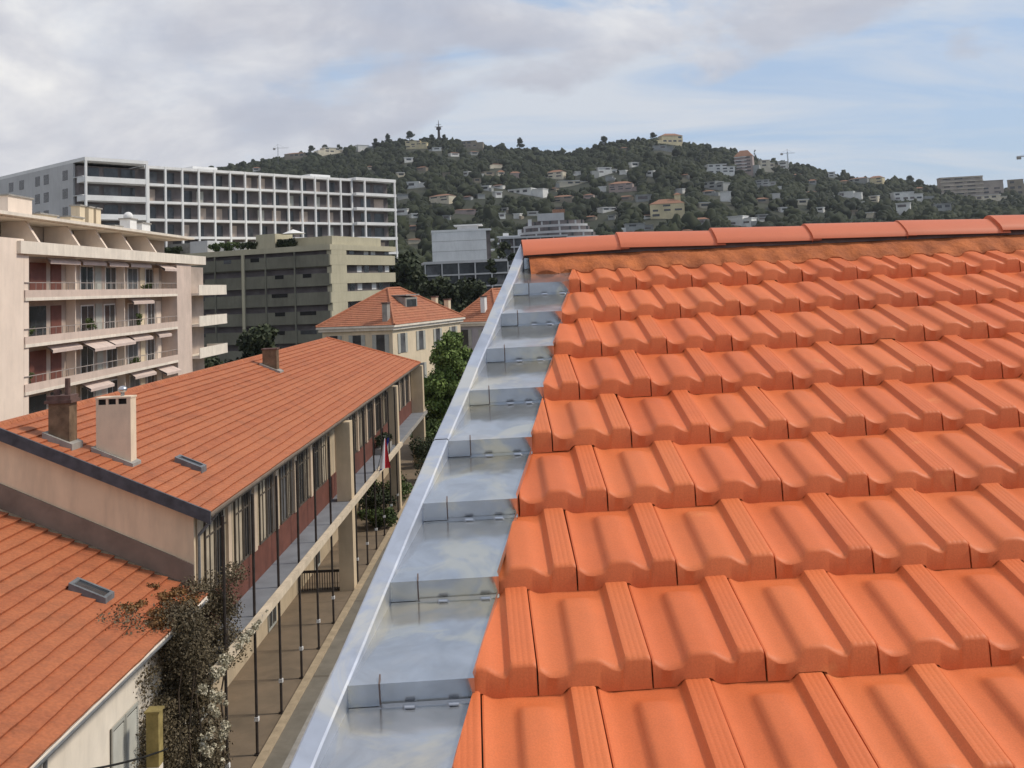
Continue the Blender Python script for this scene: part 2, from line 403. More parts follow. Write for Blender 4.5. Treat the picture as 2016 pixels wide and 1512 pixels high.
def add_tile(bm, a0, s0, wob):
    w = TW-.0045
    grid = []
    dn, tilt, yawt = wob
    for r in TS:
        grid.append([bm.verts.new(RP(a0+u*w+yawt*v, s0+v, n+dn+tilt*(u-.5))) for (u, v, n) in r])
    fs = []
    for i in range(len(grid)-1):
        for j in range(len(grid[0])-1):
            try: fs.append(bm.faces.new((grid[i][j], grid[i][j+1], grid[i+1][j+1], grid[i+1][j])))
            except ValueError: pass
    return [v for r in grid for v in r], fs
def build_tiles():
    bm = bmesh.new()
    P1 = RP(a_in(0), 0, 0); P2 = RP(a_in(1), 1, 0); nrm = (P2-P1).cross(EN).normalized()    # to the right of the verge line
    for k in range(-6, 8):                      # k = course index; bottoms at s = k*L
        s0 = k*L; off = 0 if k % 2 == 0 else .5
        c0 = int(math.floor(a_in(s0)/TW))-2; c1 = int(10.2/TW) if k > 0 else int(6/TW)
        for c in range(c0, c1):
            a0 = (c+off)*TW
            if a0+TW < a_in(s0)-.01: continue
            bt = bmesh.new() if a0 < a_in(s0+L+.06)+.02 else bm
            wob = (random.gauss(0, .0010), random.gauss(0, .0022), random.gauss(0, .004))
            add_tile(bt, a0, s0+random.gauss(0, .0018), wob)
            if bt is not bm:
                geom = bt.verts[:]+bt.edges[:]+bt.faces[:]
                bmesh.ops.bisect_plane(bt, geom=geom, plane_co=P1, plane_no=nrm, clear_inner=True, clear_outer=False)
                tmp = bpy.data.meshes.new('t'); bt.to_mesh(tmp); bt.free(); bm.from_mesh(tmp); bpy.data.meshes.remove(tmp)
    bmesh.ops.recalc_face_normals(bm, faces=bm.faces)
    me = bpy.data.meshes.new('roof_tiles'); bm.to_mesh(me); bm.free(); me.materials.append(M['tile'])
    me.transform(Matrix.Translation(-own.location))
    o = bpy.data.objects.new('roof_tiles', me); COL.objects.link(o); o.parent = own
    for p in me.polygons: p.use_smooth = True
    me.set_sharp_from_angle(angle=math.radians(38))
    # make every normal look upward where recalculation flipped an island
    return o
build_tiles()
SR = 3.42                                        # ridge line
RC = RP(0, SR, .135)
def own_structure():
    # deck under the tiles, back slope, walls down to the street
    bm = MB()
    def P(a, s, n): return RP(a, s, n)
    s0, s1 = -5.6, SR
    A0, A1 = 7.2, 11.0
    fl, fr, bl, br = P(a_out(s0)+.03, s0, -.03), P(10.2, s0, -.03), P(a_out(s1)+.03, s1, -.03), P(10.2, s1, -.03)
    dz = 2*(s1-s0)*math.cos(SL)
    k = .203/math.cos(SL)
    bk = Vector((HV*dz*.62)); bl2 = bl+bk+EU*(k*dz*.62)-Vector((0, 0, dz*.62*math.tan(SL))); br2 = br+bk-Vector((0, 0, dz*.62*math.tan(SL)))
    top = [fl, fr, br, br2, bl2, bl]
    lo = [Vector((p.x, p.y, -.29)) for p in top]
    pts = top+lo
    f = [(0, 1, 2, 5), (5, 2, 3, 4), (6, 7, 1, 0), (7, 8, 2, 1), (8, 9, 3, 2), (9, 10, 4, 3), (10, 11, 5, 4), (11, 6, 0, 5), (11, 10, 9, 8, 7, 6)]
    bm.add(pts, f); bm.build('wall', M['plaster_beige'], own, world=True)
    # plain back slope covering
    b2 = MB(); o = Vector((0, 0, .05)); b2.add([bl+o, br+o, br2+o, bl2+o, bl+o*2, br+o*2, br2+o*2, bl2+o*2], [(3, 2, 1, 0), (4, 5, 6, 7), (0, 1, 5, 4), (1, 2, 6, 5), (2, 3, 7, 6), (3, 0, 4, 7)])
    b2.build('back_slope', M['tile_old'], own, world=True)
    # small windows in the street-side wall
own_structure()
def zinc_verge():
    SEAM = .105   # distance of the fold from the rim
    h = .066
    zparts = []
    for k in range(-6, 9):
        s0 = k*L; s1 = s0+L
        # the top step runs out under the ridge
        if s0 > SR-.1: break
        s1v = min(s1, SR-.02)
        m = MB()
        def seam(s): return a_out(s)+.055+SEAM*.75
        nx = 8; ny = 7
        dent = [random.uniform(-.0022, .0022) for _ in range((nx+1)*(ny+1))]
        def surf(a, t, s):      # height of the pan
            return h*(1-t)*1.0+.004
        vs = []; fs = []
        for j in range(ny+1):
            t = j/ny; s = s0+t*(s1v-s0)
            al, ar = a_out(s)+.050, a_in(s)+.006
            for i in range(nx+1):
                a = al+(ar-al)*i/nx; n = surf(a, t, s)+(dent[j*(nx+1)+i] if 0 < j < ny and 0 < i < nx else 0)
                vs.append(RP(a, s, n))
        for j in range(ny):
            for i in range(nx): q = j*(nx+1)+i; fs.append((q, q+1, q+nx+2, q+nx+1))
        m.add(vs, fs)
        # riser, with a rolled hem at the foot
        al, ar = a_out(s0)+.050, a_in(s0)+.006
        m.add([RP(al, s0-.000, h+.004), RP(ar, s0, h+.004), RP(ar, s0-.004, .006), RP(al, s0-.004, .006)], [(0, 3, 2, 1)])
        m.add([RP(seam(s0), s0-.004, .012), RP(ar, s0-.004, .012), RP(ar, s0-.016, .009), RP(seam(s0), s0-.016, .009), RP(ar, s0-.016, .003), RP(seam(s0), s0-.016, .003)], [(0, 3, 2, 1), (3, 5, 4, 2)])
        # standing lip along the tiles
        m.add([RP(a_in(s0)+.006, s0, h+.004), RP(a_in(s1v)+.006, s1v, .004), RP(a_in(s1v)+.002, s1v, .022), RP(a_in(s0)+.002, s0, h+.020)], [(0, 1, 2, 3)])
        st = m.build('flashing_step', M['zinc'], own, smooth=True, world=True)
        # vertical fold where the step is lapped onto the rim piece
        MBs = MB(); a = seam(s0)
        MBs.add([RP(a, s0-.007, .002), RP(a+.004, s0-.007, .002), RP(a+.004, s0-.003, h+.006), RP(a, s0-.003, h+.006), RP(a, s0+.004, .002), RP(a+.004, s0+.004, .002), RP(a+.004, s0+.03, h+.008), RP(a, s0+.03, h+.008)],
                [(0, 1, 2, 3), (3, 2, 6, 7), (0, 3, 7, 4), (1, 5, 6, 2)])
        MBs.build('fold', M['lead_strip'], st, world=True)
        w = ar-seam(s0)
        for fr in (.33, .77):
            c = MB(); a = seam(s0)+w*fr+random.uniform(-.015, .015)
            c.tube(RP(a-.013, s0-.018, .012), RP(a+.013, s0-.019, .012), .0055, .0055, 8)
            c.tube(RP(a-.017, s0-.010, .008), RP(a-.012, s0-.028, .006), .0035, .003, 6)
            c.tube(RP(a+.012, s0-.010, .008), RP(a+.018, s0-.026, .006), .0035, .003, 6)
            c.build('clip', M['steel'], st, smooth=True, world=True)
    # rim: flat capping along the outer edge, with a drip face on the street side
    for (sa, sb) in ((-5.6, 1.23), (1.236, SR+.10)):
        m = MB(); n0 = .070
        sec = [(.000, n0-.17), (-.002, n0), (.004, n0+.005), (.050, n0+.005), (.055, n0-.001), (.055, -.01)]
        cnt = 24; vs = []
        for i in range(cnt+1):
            s = sa+(sb-sa)*i/cnt; wv = .0012*math.sin(s*9)
            for (a, n) in sec: vs.append(RP(a_out(s)+a+wv, s, n))
        K = len(sec); fs = [(i*K+j, i*K+j+1, (i+1)*K+j+1, (i+1)*K+j) for i in range(cnt) for j in range(K-1)]
        m.add(vs, fs); m.build('rim_capping', M['zinc_rim'], own, world=True)
    # gable board below the capping
    m = MB(); 
    m.add([RP(a_out(-5.6)+.004, -5.6, -.1), RP(a_out(SR)+.004, SR, -.1), RP(a_out(SR)+.004, SR, -.26), RP(a_out(-5.6)+.004, -5.6, -.26)], [(0, 1, 2, 3)])
    m.build('verge_board', M['cream_slab'], own, world=True)
zinc_verge()
def ridge():
    h = HV; z = Vector((0, 0, 1))
    step = .555; a = .168
    tanr = 0
    for k in range(0, 19):
        a0 = a+step*k; a1 = a0+step+.05
        m = MB(); sec = [(-.150, -.092), (-.143, -.074), (-.125, -.057), (-.075, -.026), (-.030, -.005), (0, 0), (.030, -.005), (.075, -.026), (.125, -.057), (.143, -.074), (.150, -.092)]
        vs = []; ns = 6; K = len(sec)
        jit = random.gauss(0, .002); sag = random.gauss(0, .0015)
        for i in range(ns+1):
            t = i/ns; aa = a0+(a1-a0)*t; lift = .016*(1-t)+jit; wd = 1+.045*(1-t)
            if k == 0: lift -= .022*(1-t)
            for (x, y) in sec:
                vs.append(RC+EU*aa+h*(x*wd)+z*(y*wd+lift+sag*t))
        for (x, y) in sec: vs.append(RC+EU*(a0)+h*(x*.90)+z*(y*1.0+.0-.012+jit))
        fs = [(i*K+j, i*K+j+1, (i+1)*K+j+1, (i+1)*K+j) for i in range(ns) for j in range(K-1)]
        b = (ns+1)*K; fs += [(j, b+j, b+j+1, j+1) for j in range(K-1)]
        m.add(vs, fs); o = m.build('ridge_tile', M['tile_ridge'], own, smooth=True, world=True)
    # mortar bedding below the ridge tiles, wavy foot, and a dark shadow strip of sheet
    m = MB(); cnt = 440; A = np.linspace(.20, 10.4, cnt); vs = []
    for i, aa in enumerate(A):
        fr = (aa/TW-.5) % 1.0
        hh = prof(fr, .25)
        nz = .004*math.sin(aa*31)+.005*math.sin(aa*13.7+1)+random.gauss(0, .0012)
        vs += [RP(aa, 3.33, .085), RP(aa, 3.25, .078+nz*.5), RP(aa, 3.17+nz, .058+hh*.55), RP(aa, 3.10+nz*1.6, .028+hh*.9), RP(aa, 3.085+nz*1.6, .002)]
    m.add(vs, [(i*5+j, i*5+j+1, i*5+j+6, i*5+j+5) for i in range(cnt-1) for j in range(4)])
    m.build('mortar_bed', M['mortar'], own, smooth=True, world=True)
    m = MB(); a0, a1 = .18, 10.3
    m.add([RP(a0, 3.275, .100), RP(a1, 3.275, .100), RP(a1, 3.258, .080), RP(a0, 3.258, .080), RP(a0, 3.40, .09), RP(a1, 3.40, .09)], [(0, 3, 2, 1), (0, 1, 5, 4)])
    m.build('closing_strip', M['lead_strip'], own, world=True)
    m = MB()   # end plug of mortar at the verge
    m.add([RP(.20, 3.30, .11), RP(.20, 3.30, 0), RP(.20, 3.6, 0), RP(.20, 3.6, .06), RP(.20, 3.45, .12)], [(0, 1, 2, 3, 4)])
    m.build('mortar_plug', M['mortar'], own, world=True)
ridge()

# ------------------------------------------------------------------ stepped old roofs (school, low house, villas)
def course_roof(m, e0, e1, r0, r1, course=.39, step=.035, seg=.8, wob=.012):
    """e0-e1 eaves line, r0-r1 ridge line; courses run parallel to the eaves"""
    e0, e1, r0, r1 = map(Vector, (e0, e1, r0, r1))
    up = (r0-e0); n = max(2, round(((r0+r1)/2-(e0+e1)/2).length/course))
    nrm = (e1-e0).cross(r0-e0).normalized()
    if nrm.z < 0: nrm = -nrm
    dn = (e0-r0).normalized()
    for k in range(n):
        t0, t1 = k/n, (k+1)/n
        a0, a1, b0, b1 = e0.lerp(r0, t0), e1.lerp(r1, t0), e0.lerp(r0, t1), e1.lerp(r1, t1)
        ns = max(1, int((a1-a0).length/seg)); ph = random.random()*9
        vs = []
        for i in range(ns+1):
            u = i/ns; w = random.gauss(0, wob)*.35+wob*math.sin(u*ns*.35+ph)*.4
            a = a0.lerp(a1, u)+dn*w; b = b0.lerp(b1, u)
            vs += [a+nrm*.0, a+nrm*(step+random.gauss(0, .002)), b+nrm*.004+dn*-.03]
        m.add(vs, [(i*3+j, i*3+3+j, i*3+4+j, i*3+1+j) for i in range(ns) for j in range(2)])

# ------------------------------------------------------------------ the long school building
def skylight(x, y, zf, sl, parent, w=1.0, l=.55):
    # zf(x) roof height
    b = MB(); t = math.tan(sl)
    def P(dx, dy, n): return (x+dx, y+dy, zf(x+dx)+n)
    def slab(x0, x1, y0, y1, n0, n1):
        b.add([P(x0, y0, n0), P(x1, y0, n0), P(x1, y1, n0), P(x0, y1, n0), P(x0, y0, n1), P(x1, y0, n1), P(x1, y1, n1), P(x0, y1, n1)],
              [(3, 2, 1, 0), (4, 5, 6, 7), (0, 1, 5, 4), (1, 2, 6, 5), (2, 3, 7, 6), (3, 0, 4, 7)])
    slab(-w/2, w/2, -l/2, -l/2+.08, .0, .20); slab(-w/2, w/2, l/2-.08, l/2, .0, .20)
    slab(-w/2, -w/2+.08, -l/2+.08, l/2-.08, 0, .197); slab(w/2-.08, w/2, -l/2+.08, l/2-.08, 0, .197)
    o = b.build('skylight', M['grey_metal'], parent, world=True)
    b = MB(); slab(-w/2+.08, w/2-.08, -l/2+.08, l/2-.08, .04, .165); b.build('pane', M['glass_dark'], o, world=True)
def school():
    X0, Z0, XR, ZR = -9.35, 8.0, -15.55, 10.67
    YA, YB, YH = 29.35, 84.6, 77.6
    t = thing('school_building', (-15, 57, 0), 'long two-storey beige building with an orange tile roof and an open street gallery', 'building')
    z = lambda x: Z0+(X0-x)*(ZR-Z0)/(X0-XR)
    XO = 2*XR-X0
    m = MB(); course_roof(m, (X0, YA, Z0), (X0, YB, Z0), (XR, YA, ZR), (XR, YH, ZR), .41, .055, 1.1, .022)
    rf = m.build('roof', M['tile_old'], t, world=True, fixn=False)
    m = MB(); course_roof(m, (XO, YB, Z0), (XO, YA, Z0), (XR, YH, ZR), (XR, YA, ZR), .41, .07); m.build('roof', M['tile_old'], t, world=True, fixn=False)
    m = MB(); course_roof(m, (X0, YB, Z0), (XO, YB, Z0), (XR, YH, ZR), (XR-.02, YH, ZR), .41, .07); m.build('roof', M['tile_old'], t, world=True, fixn=False)
    m = MB()
    for i in range(120):
        y = YA+.4*i; m.prism([(XR-.14, ZR-.03), (XR-.09, ZR+.06), (XR, ZR+.10), (XR+.09, ZR+.06), (XR+.14, ZR-.03)], y, y+.385)
    m.tube((XR, YH, ZR+.05), (X0, YB, Z0+.05), .10, n=6); m.tube((XR, YH, ZR+.05), (XO, YB, Z0+.05), .10, n=6)
    m.build('ridge', M['tile_old'], t, world=True)
    # roof slab under the tiles (soffit)
    m = MB(); m.prism([(X0+.02, Z0-.02), (XR, ZR-.02), (2*XR-X0-.02, Z0-.02), (2*XR-X0-.02, Z0-.16), (XR, ZR-.16), (X0+.02, Z0-.16)], YA+.03, YH-.4); m.box(XO+.02, X0-.02, YH-.39, YB-.03, Z0-.16, Z0-.02); m.build('roof_slab', M['band_grey'], t, world=True)
    # dark verge boards on the near gable
    for sgn in (1, -1):
        xe = XR+sgn*(X0-XR+.03)
        m = MB(); m.prism([(xe, Z0-.30), (xe, Z0+.05), (XR, ZR+.06), (XR, ZR-.30)], YA-.06, YA+.02); m.build('verge_board', M['verge'], t, world=True)
    # body
    WX, GX = -10.1, -11.65
    XW = 2*XR-WX
    m = MB(); m.prism([(GX, 0), (GX, 3.93), (WX, 3.93), (WX, z(WX)-.17), (XR, ZR-.17), (XW, z(WX)-.17), (XW, 0)], 29.75, YH-.5); m.box(XW, GX, YH-.499, 84.4, 0, 7.8); m.box(GX+.001, WX, YH-.499, 84.4, 3.93, 7.8); m.build('wall', M['plaster_school'], t, world=True)
    m = MB(); m.prism([(-9.9, 0), (-9.9, z(-9.9)-.18), (XR, ZR-.175), (2*XR+9.9, z(-9.9)-.18), (2*XR+9.9, 0)], 29.60, 29.745); gw = m.build('gable_wall', M['plaster_gable'], t, world=True)
    # grey-brown flashing band above the low roof
    m = MB(); m.prism([(-9.9, 5.86+.07), (-9.9, 6.55), (-15.6, 9.10), (-15.6, 8.42)], 29.54, 29.597); m.build('flashing_band', M['band_grey'], t, world=True)
    m = MB(); m.box(GX, -8.98, 29.75, 84.5, 3.935, 4.12); m.build('gallery_floor', M['gallery_floor'], t, world=True)
    m = MB(); m.box(WX, WX+.05, 29.9, 84.4, 4.122, 5.20); m.build('wainscot', M['red_band'], t, world=True)
    m = MB(); m.box(-8.977, -8.77, 27.6, 67.4, 3.98, 4.22); m.build('edge_beam', M['beam'], t, world=True)
    m = MB(); m.box(-8.977, -8.86, 67.41, 84.4, 3.98, 4.18); m.build('edge_beam', M['concrete'], t, world=True)
    # eaves gutter
    m = MB()
    K = 7; vs = []; ys = np.linspace(YA, YB, 30)
    for y in ys:
        for i in range(K): a = PI+PI*i/(K-1); vs.append((X0+.07+.075*math.cos(a), y, Z0-.02+.075*math.sin(a)))
    m.add(vs, [(i*K+j, i*K+j+1, (i+1)*K+j+1, (i+1)*K+j) for i in range(len(ys)-1) for j in range(K-1)]); m.build('gutter', M['dark_frame'], t, world=True)
    # downpipe with a swan neck on the near corner
    m = MB(); p = [(X0+.02, 29.9, 7.85), (-9.6, 29.85, 7.55), (-9.82, 29.8, 7.3), (-9.82, 29.8, 4.2)]
    for a, b in zip(p, p[1:]): m.tube(a, b, .045, n=8)
    m.build('downpipe', M['grey_metal'], t, world=True)
    # posts along the kerb
    for k in range(-1, 17):
        y = 32.7+3.06*k
        if k == 5 or k > 11: continue
        m = MB(); m.tube((-9.07, y, -.004), (-9.07, y, 7.85), .045, n=8); m.tube((-9.07, y, -.003), (-9.07, y, .03), .10, n=8)
        po = m.build('post', M['dark_metal'], t, smooth=True, world=True)
        m = MB(); m.box(-9.13, -9.0, y-.06, y+.06, 1.0, 1.12); m.build('lamp_box', M['cloth_white'], po, world=True)
    # piers
    for y, x0 in ((49.6, -9.68), (66.9, -9.6)):
        m = MB(); m.box(x0, -8.985, y, y+.75, 0, 3.97); m.box(x0, -8.985, y, y+.75, 4.13, 7.84); m.build('pier', M['plaster_pier'], t, world=True)
    m = MB(); m.box(-10.05, -9.1, 83.6, 84.6, 0, 7.84); m.build('pier', M['plaster_pier'], t, world=True)
    # short stub wall with a grille by the pier
    m = MB(); m.box(-11.6, -9.69, 49.9, 50.02, .8, .9); 
    for i in range(16): m.box(-11.55+i*.12, -11.52+i*.12, 49.93, 49.98, 0, .8)
    m.build('low_railing', M['dark_metal'], t, world=True)
    # windows and doors
    def opening(x, y, z0, z1, w, kind, pm='glass_dark', fm=None):
        m = MB(); fw = .07
        m.box(x, x+.06, y, y+fw, z0, z1); m.box(x, x+.06, y+w-fw, y+w, z0, z1); m.box(x, x+.058, y+fw, y+w-fw, z1-fw, z1); m.box(x, x+.058, y+fw, y+w-fw, z0, z0+fw)
        m.box(x, x+.05, y+w/2-.03, y+w/2+.03, z0+fw, z1-fw); m.box(x, x+.05, y+fw, y+w/2-.03, z0+(z1-z0)*.7, z0+(z1-z0)*.7+.05); m.box(x, x+.05, y+w/2+.03, y+w-fw, z0+(z1-z0)*.7, z0+(z1-z0)*.7+.05)
        o = m.build(kind, M[fm] if fm else (M['plaster_beige'] if kind == 'window' else M['shutter_grey']), t, world=True)
        m = MB(); m.box(x+.003, x+.022, y+fw, y+w-fw, z0+fw, z1-fw); m.build('pane', M[pm], o, world=True)
    for k in range(17):
        y = 30.5+3.06*k+1.0
        if 48.5 < y < 51: continue
        if y > 82: break
        for (dy, w) in ((-.42, .95), (.60, .62), (1.32, .95)):
            opening(WX, y+dy, 5.21, 7.6, w, 'window', random.choice(['curtain', 'curtain', 'curtain', 'glass_grey', 'glass_dark']), 'dark_frame')
        if k % 3 == 1: opening(GX, y+.2, .05, 2.6, 1.3, 'door')
        else: opening(GX, y+.2, 1.0, 2.7, 1.5, 'window')
    # pilasters between the windows
    m = None
    for k in range(18):
        y = 30.3+3.06*k
        if y > 83 or 48 < y < 51: continue
        m = MB(); m.box(WX+.001, WX+.12, y-.17, y+.17, 5.205, 7.7); m.build('pilaster', M['plaster_beige'], t, world=True)
    # wall vents / drain scars on the gable
    # chimneys
    c = MB(); x, y = -13.97, 30.3
    c.box(x-.31, x+.31, y-.25, y+.25, z(x+.34)-.3, 11.18); ch = c.build('chimney', M['brick'], t, world=True)
    c = MB(); c.box(x-.40, x+.40, y-.33, y+.33, 11.182, 11.27); c.box(x-.35, x+.35, y-.28, y+.28, 11.272, 11.40); c.build('cap', M['brick_cap'], ch, world=True)
    for dx, hh, rr in ((-.17, .18, .10), (.15, .48, .085)):
        c = MB(); c.tube((x+dx, y, 11.39), (x+dx, y, 11.40+hh), rr, rr*.9, 10); c.build('chimney_pot', M['brick_cap'], ch, smooth=True, world=True)
    c = MB(); c.prism([(x-.44, z(x-.44)-.1), (x-.44, z(x-.44)+.20), (x+.44, z(x+.44)+.20), (x+.44, z(x+.44)-.1)], y-.37, y+.36); c.build('flashing', M['concrete'], ch, world=True)
    c = MB(); x0, x1, y0, y1 = -13.12, -12.08, 30.62, 31.05; x, y = (x0+x1)/2, (y0+y1)/2; zt = 11.02
    c.box(x0, x1, y0, y1, z(x1)-.3, zt); ch = c.build('chimney', M['chimney_cream'], t, world=True)
    c = MB()
    for a in (x0, x0+.30, x0+.60, x1-.12): c.box(a, a+(.12 if a > x0+.7 else .07), y0, y1, zt+.001, zt+.17)
    c.box(x0-.02, x1+.02, y0-.02, y1+.02, zt+.171, zt+.22); c.build('cap', M['chimney_cream'], ch, world=True)
    c = MB(); c.box(x0+.06, x1-.06, y0+.05, y1-.05, zt+.001, zt+.16); c.build('flue', M['black'], ch, world=True)
    c = MB(); c.ball((x+.2, y, zt+.42), .14, 12, 8, .75); c.tube((x+.2, y, zt+.22), (x+.2, y, zt+.36), .06, n=8); c.build('cowl', M['steel'], ch, smooth=True, world=True)
    c = MB(); c.prism([(x0-.10, z(x0-.10)-.1), (x0-.10, z(x0-.10)+.15), (x1+.10, z(x1+.10)+.15), (x1+.10, z(x1+.10)-.1)], y0-.12, y1+.10); c.build('flashing', M['concrete'], ch, world=True)
    c = MB(); x, y = -14.25, 55.6; c.box(x-.38, x+.38, y-.28, y+.28, z(x)-.4, z(x)+1.05); ch = c.build('chimney', M['brick'], t, world=True)
    c = MB(); c.box(x-.43, x+.43, y-.33, y+.33, z(x)+1.052, z(x)+1.12); c.build('cap', M['brick_cap'], ch, world=True)
    c = MB(); c.prism([(x-.5, z(x-.5)-.1), (x-.5, z(x-.5)+.14), (x+.6, z(x+.6)+.14), (x+.6, z(x+.6)-.1)], y-.45, y+.36); c.build('flashing', M['concrete'], ch, world=True)
    skylight(-11.05, 32.85, z, .407, t, .85, .5)
    return t
school()

def low_house():
    X0, Z0, XR, ZR = -9.5, 5.7, -16.7, 8.8
    YA, YB = 6.0, 29.5
    t = thing('low_house', (-15, 18, 0), 'lower house with an old orange tile roof butting against the tall gable wall', 'house')
    z = lambda x: Z0+(X0-x)*(ZR-Z0)/(X0-XR)
    for s in (1, -1):
        m = MB(); xe = XR+s*(X0-XR); course_roof(m, (xe, YA, Z0), (xe, YB, Z0), (XR, YA, ZR), (XR, YB, ZR), .41, .075, .5, .022); m.build('roof', M['tile_old'], t, world=True, fixn=False)
    m = MB(); m.prism([(X0+.02, Z0-.02), (XR, ZR-.02), (2*XR-X0-.02, Z0-.02), (2*XR-X0-.02, Z0-.14), (XR, ZR-.14), (X0+.02, Z0-.14)], YA+.03, YB-.03); m.build('roof_slab', M['cream_slab'], t, world=True)
    m = MB(); W_ = -9.95; m.prism([(W_, 0), (W_, z(W_)-.15), (XR, ZR-.15), (2*XR-W_, z(W_)-.15), (2*XR-W_, 0)], YA+.3, YB-.05); m.build('wall', M['cream_slab'], t, world=True)
    m = MB(); K = 7; vs = []; ys = np.linspace(YA, YB-.3, 30)
    for y in ys:
        for i in range(K): a = PI+PI*i/(K-1); vs.append((X0+.07+.075*math.cos(a), y, Z0-.0+.075*math.sin(a)))
    m.add(vs, [(i*K+j, i*K+j+1, (i+1)*K+j+1, (i+1)*K+j) for i in range(len(ys)-1) for j in range(K-1)]); m.build('gutter', M['grey_metal'], t, world=True)
    m = MB(); m.tube((-9.86, 20.6, 5.3), (-9.86, 20.6, 0), .045, n=8); m.build('downpipe', M['grey_metal'], t, smooth=True, world=True)
    # casement with louvred shutters folded back against the wall
    def shutter(y0, y1, z0, z1, x):
        m = MB(); m.box(x, x+.035, y0, y0+.07, z0, z1); m.box(x, x+.035, y1-.07, y1, z0, z1); m.box(x, x+.034, y0+.07, y1-.07, z1-.08, z1); m.box(x, x+.034, y0+.07, y1-.07, z0, z0+.08)
        zz = z0+.10
        while zz < z1-.12: m.add([(x+.004, y0+.07, zz+.045), (x+.004, y1-.07, zz+.045), (x+.032, y1-.07, zz), (x+.032, y0+.07, zz)], [(0, 1, 2, 3)]); zz += .055
        return m.build('shutter', M['shutter_grey'], t, world=True)
    for yc in (14.0, 24.6):
        m = MB(); m.box(W_+.001, W_+.02, yc-.72, yc+.72, 2.5, 4.45); w = m.build('window', M['glass_dark'], t, world=True)
        m = MB(); m.box(W_+.001, W_+.09, yc-.85, yc+.85, 2.38, 2.49); m.build('sill', M['concrete'], w, world=True)
        shutter(yc-.76, yc-.01, 2.5, 4.48, W_+.03); shutter(yc+.01, yc+.76, 2.5, 4.48, W_+.034)
    skylight(-11.6, 26.75, z, .406, t, .95, .55)
low_house()
gp = thing('gate_pillar', (-9.25, 24.7, 0), 'square mustard-topped pillar standing beside the grey louvred shutter', 'pillar')
m = MB(); m.box(-9.39, -9.11, 24.56, 24.84, 0, 3.3); m.build('shaft', M['cream_slab'], gp, world=True)
m = MB(); m.box(-9.395, -9.105, 24.555, 24.845, 3.301, 4.5); m.build('painted_top', M['mustard'], gp, world=True)
m = MB(); m.box(-9.43, -9.07, 24.52, 24.88, 4.501, 4.54); m.build('cap', M['mustard'], gp, world=True)
# cable
m = MB(); pts = [atX(40, 1528, -9.3).lerp(atX(330, 1474, -9.1), t)+Vector((0, 0, -.25*4*t*(1-t)*.5)) for t in np.linspace(0, 1, 13)]
for a, b in zip(pts, pts[1:]): m.tube(a, b, .022, n=6)
meta(m.build('overhead_cable', M['black'], smooth=True), 'sagging black cable strung across in front of the grey shutter', 'cable')

# flag on the gallery
fl = thing('flag', (-8.86, 57.2, 4.2), 'blue, white and red flag hanging limply over the gallery rail', 'flag')
m = MB(); m.tube((-8.9, 57.2, 4.2), (-8.35, 57.0, 6.1), .022, n=6); m.build('pole', M['grey_metal'], fl, world=True)
for i, c in enumerate(('flag_blue', 'flag_white', 'flag_red')):
    m = MB(); vs = []; tp = Vector((-8.37, 57.0, 6.0))
    for j in range(9):
        t_ = j/8
        for k in range(5):
            u = (i+k/4)/3; w = .12+.80*t_
            vs.append(tp+Vector((w*(u-.75), .09*math.sin(u*9)*(.3+t_), -1.75*t_*(1-.12*u)-.20*abs(u-.4))))
    if i == 0: vs = [p+Vector((.28, .07, 0)) if q % 5 < 3 else p+Vector((.16, .07, 0)) for q, p in enumerate(vs)]
    m.add(vs, [(j*5+k, j*5+k+1, j*5+k+6, j*5+k+5) for j in range(8) for k in range(4)])
    m.build('cloth_stripe', M[c], fl, smooth=True, world=True, fixn=False)

# ------------------------------------------------------------------ vegetation
def leaf_cloud(centers, radii, n, size, zsq=.8, shell=.55):
    """small leaf quads spread through ellipsoidal clumps"""
    k = len(centers); w = np.array(radii)**2; w = w/w.sum(); idx = rng.choice(k, n, p=w)
    c = np.array(centers)[idx]; r = np.array(radii)[idx]
    d = rng.normal(size=(n, 3)); d /= np.linalg.norm(d, axis=1)[:, None]
    rad = r*(shell+(1-shell)*rng.random(n)**.5)*rng.uniform(.75, 1.12, n)
    p = c+d*rad[:, None]*np.array([1, 1, zsq])
    a = rng.normal(size=(n, 3)); a /= np.linalg.norm(a, axis=1)[:, None]
    b = np.cross(a, d+rng.normal(size=(n, 3))*.6); b /= np.linalg.norm(b, axis=1)[:, None]
    s = size*rng.uniform(.6, 1.4, n)[:, None]
    v = np.stack([p-a*s*.5-b*s*.12, p+b*s*.42, p+a*s*.62, p-b*s*.42], 1).reshape(-1, 3)
    return v, np.arange(4*n).reshape(-1, 4)
def crown_mesh(name, h, r, n, size, m, clumps=26, flat=1.0, base=.35, seed=1):
    rr = np.random.default_rng(seed); cs = []; rs = []
    for i in range(clumps):
        t = rr.random(); zz = base+(1-base)*t; w = math.sin(PI*min(1, (t*.85+.12)))**.6
        a = rr.uniform(0, 2*PI); q = rr.random()**.6*w*r*.8
        cs.append((q*math.cos(a), q*math.sin(a), h*(1-flat*.0)*(zz if flat == 1 else base+(1-base)*(.5+.5*t)))); rs.append(r*rr.uniform(.22, .42))
    v, f = leaf_cloud(cs, rs, n, size)
    return np_mesh(name, v, f, m), cs
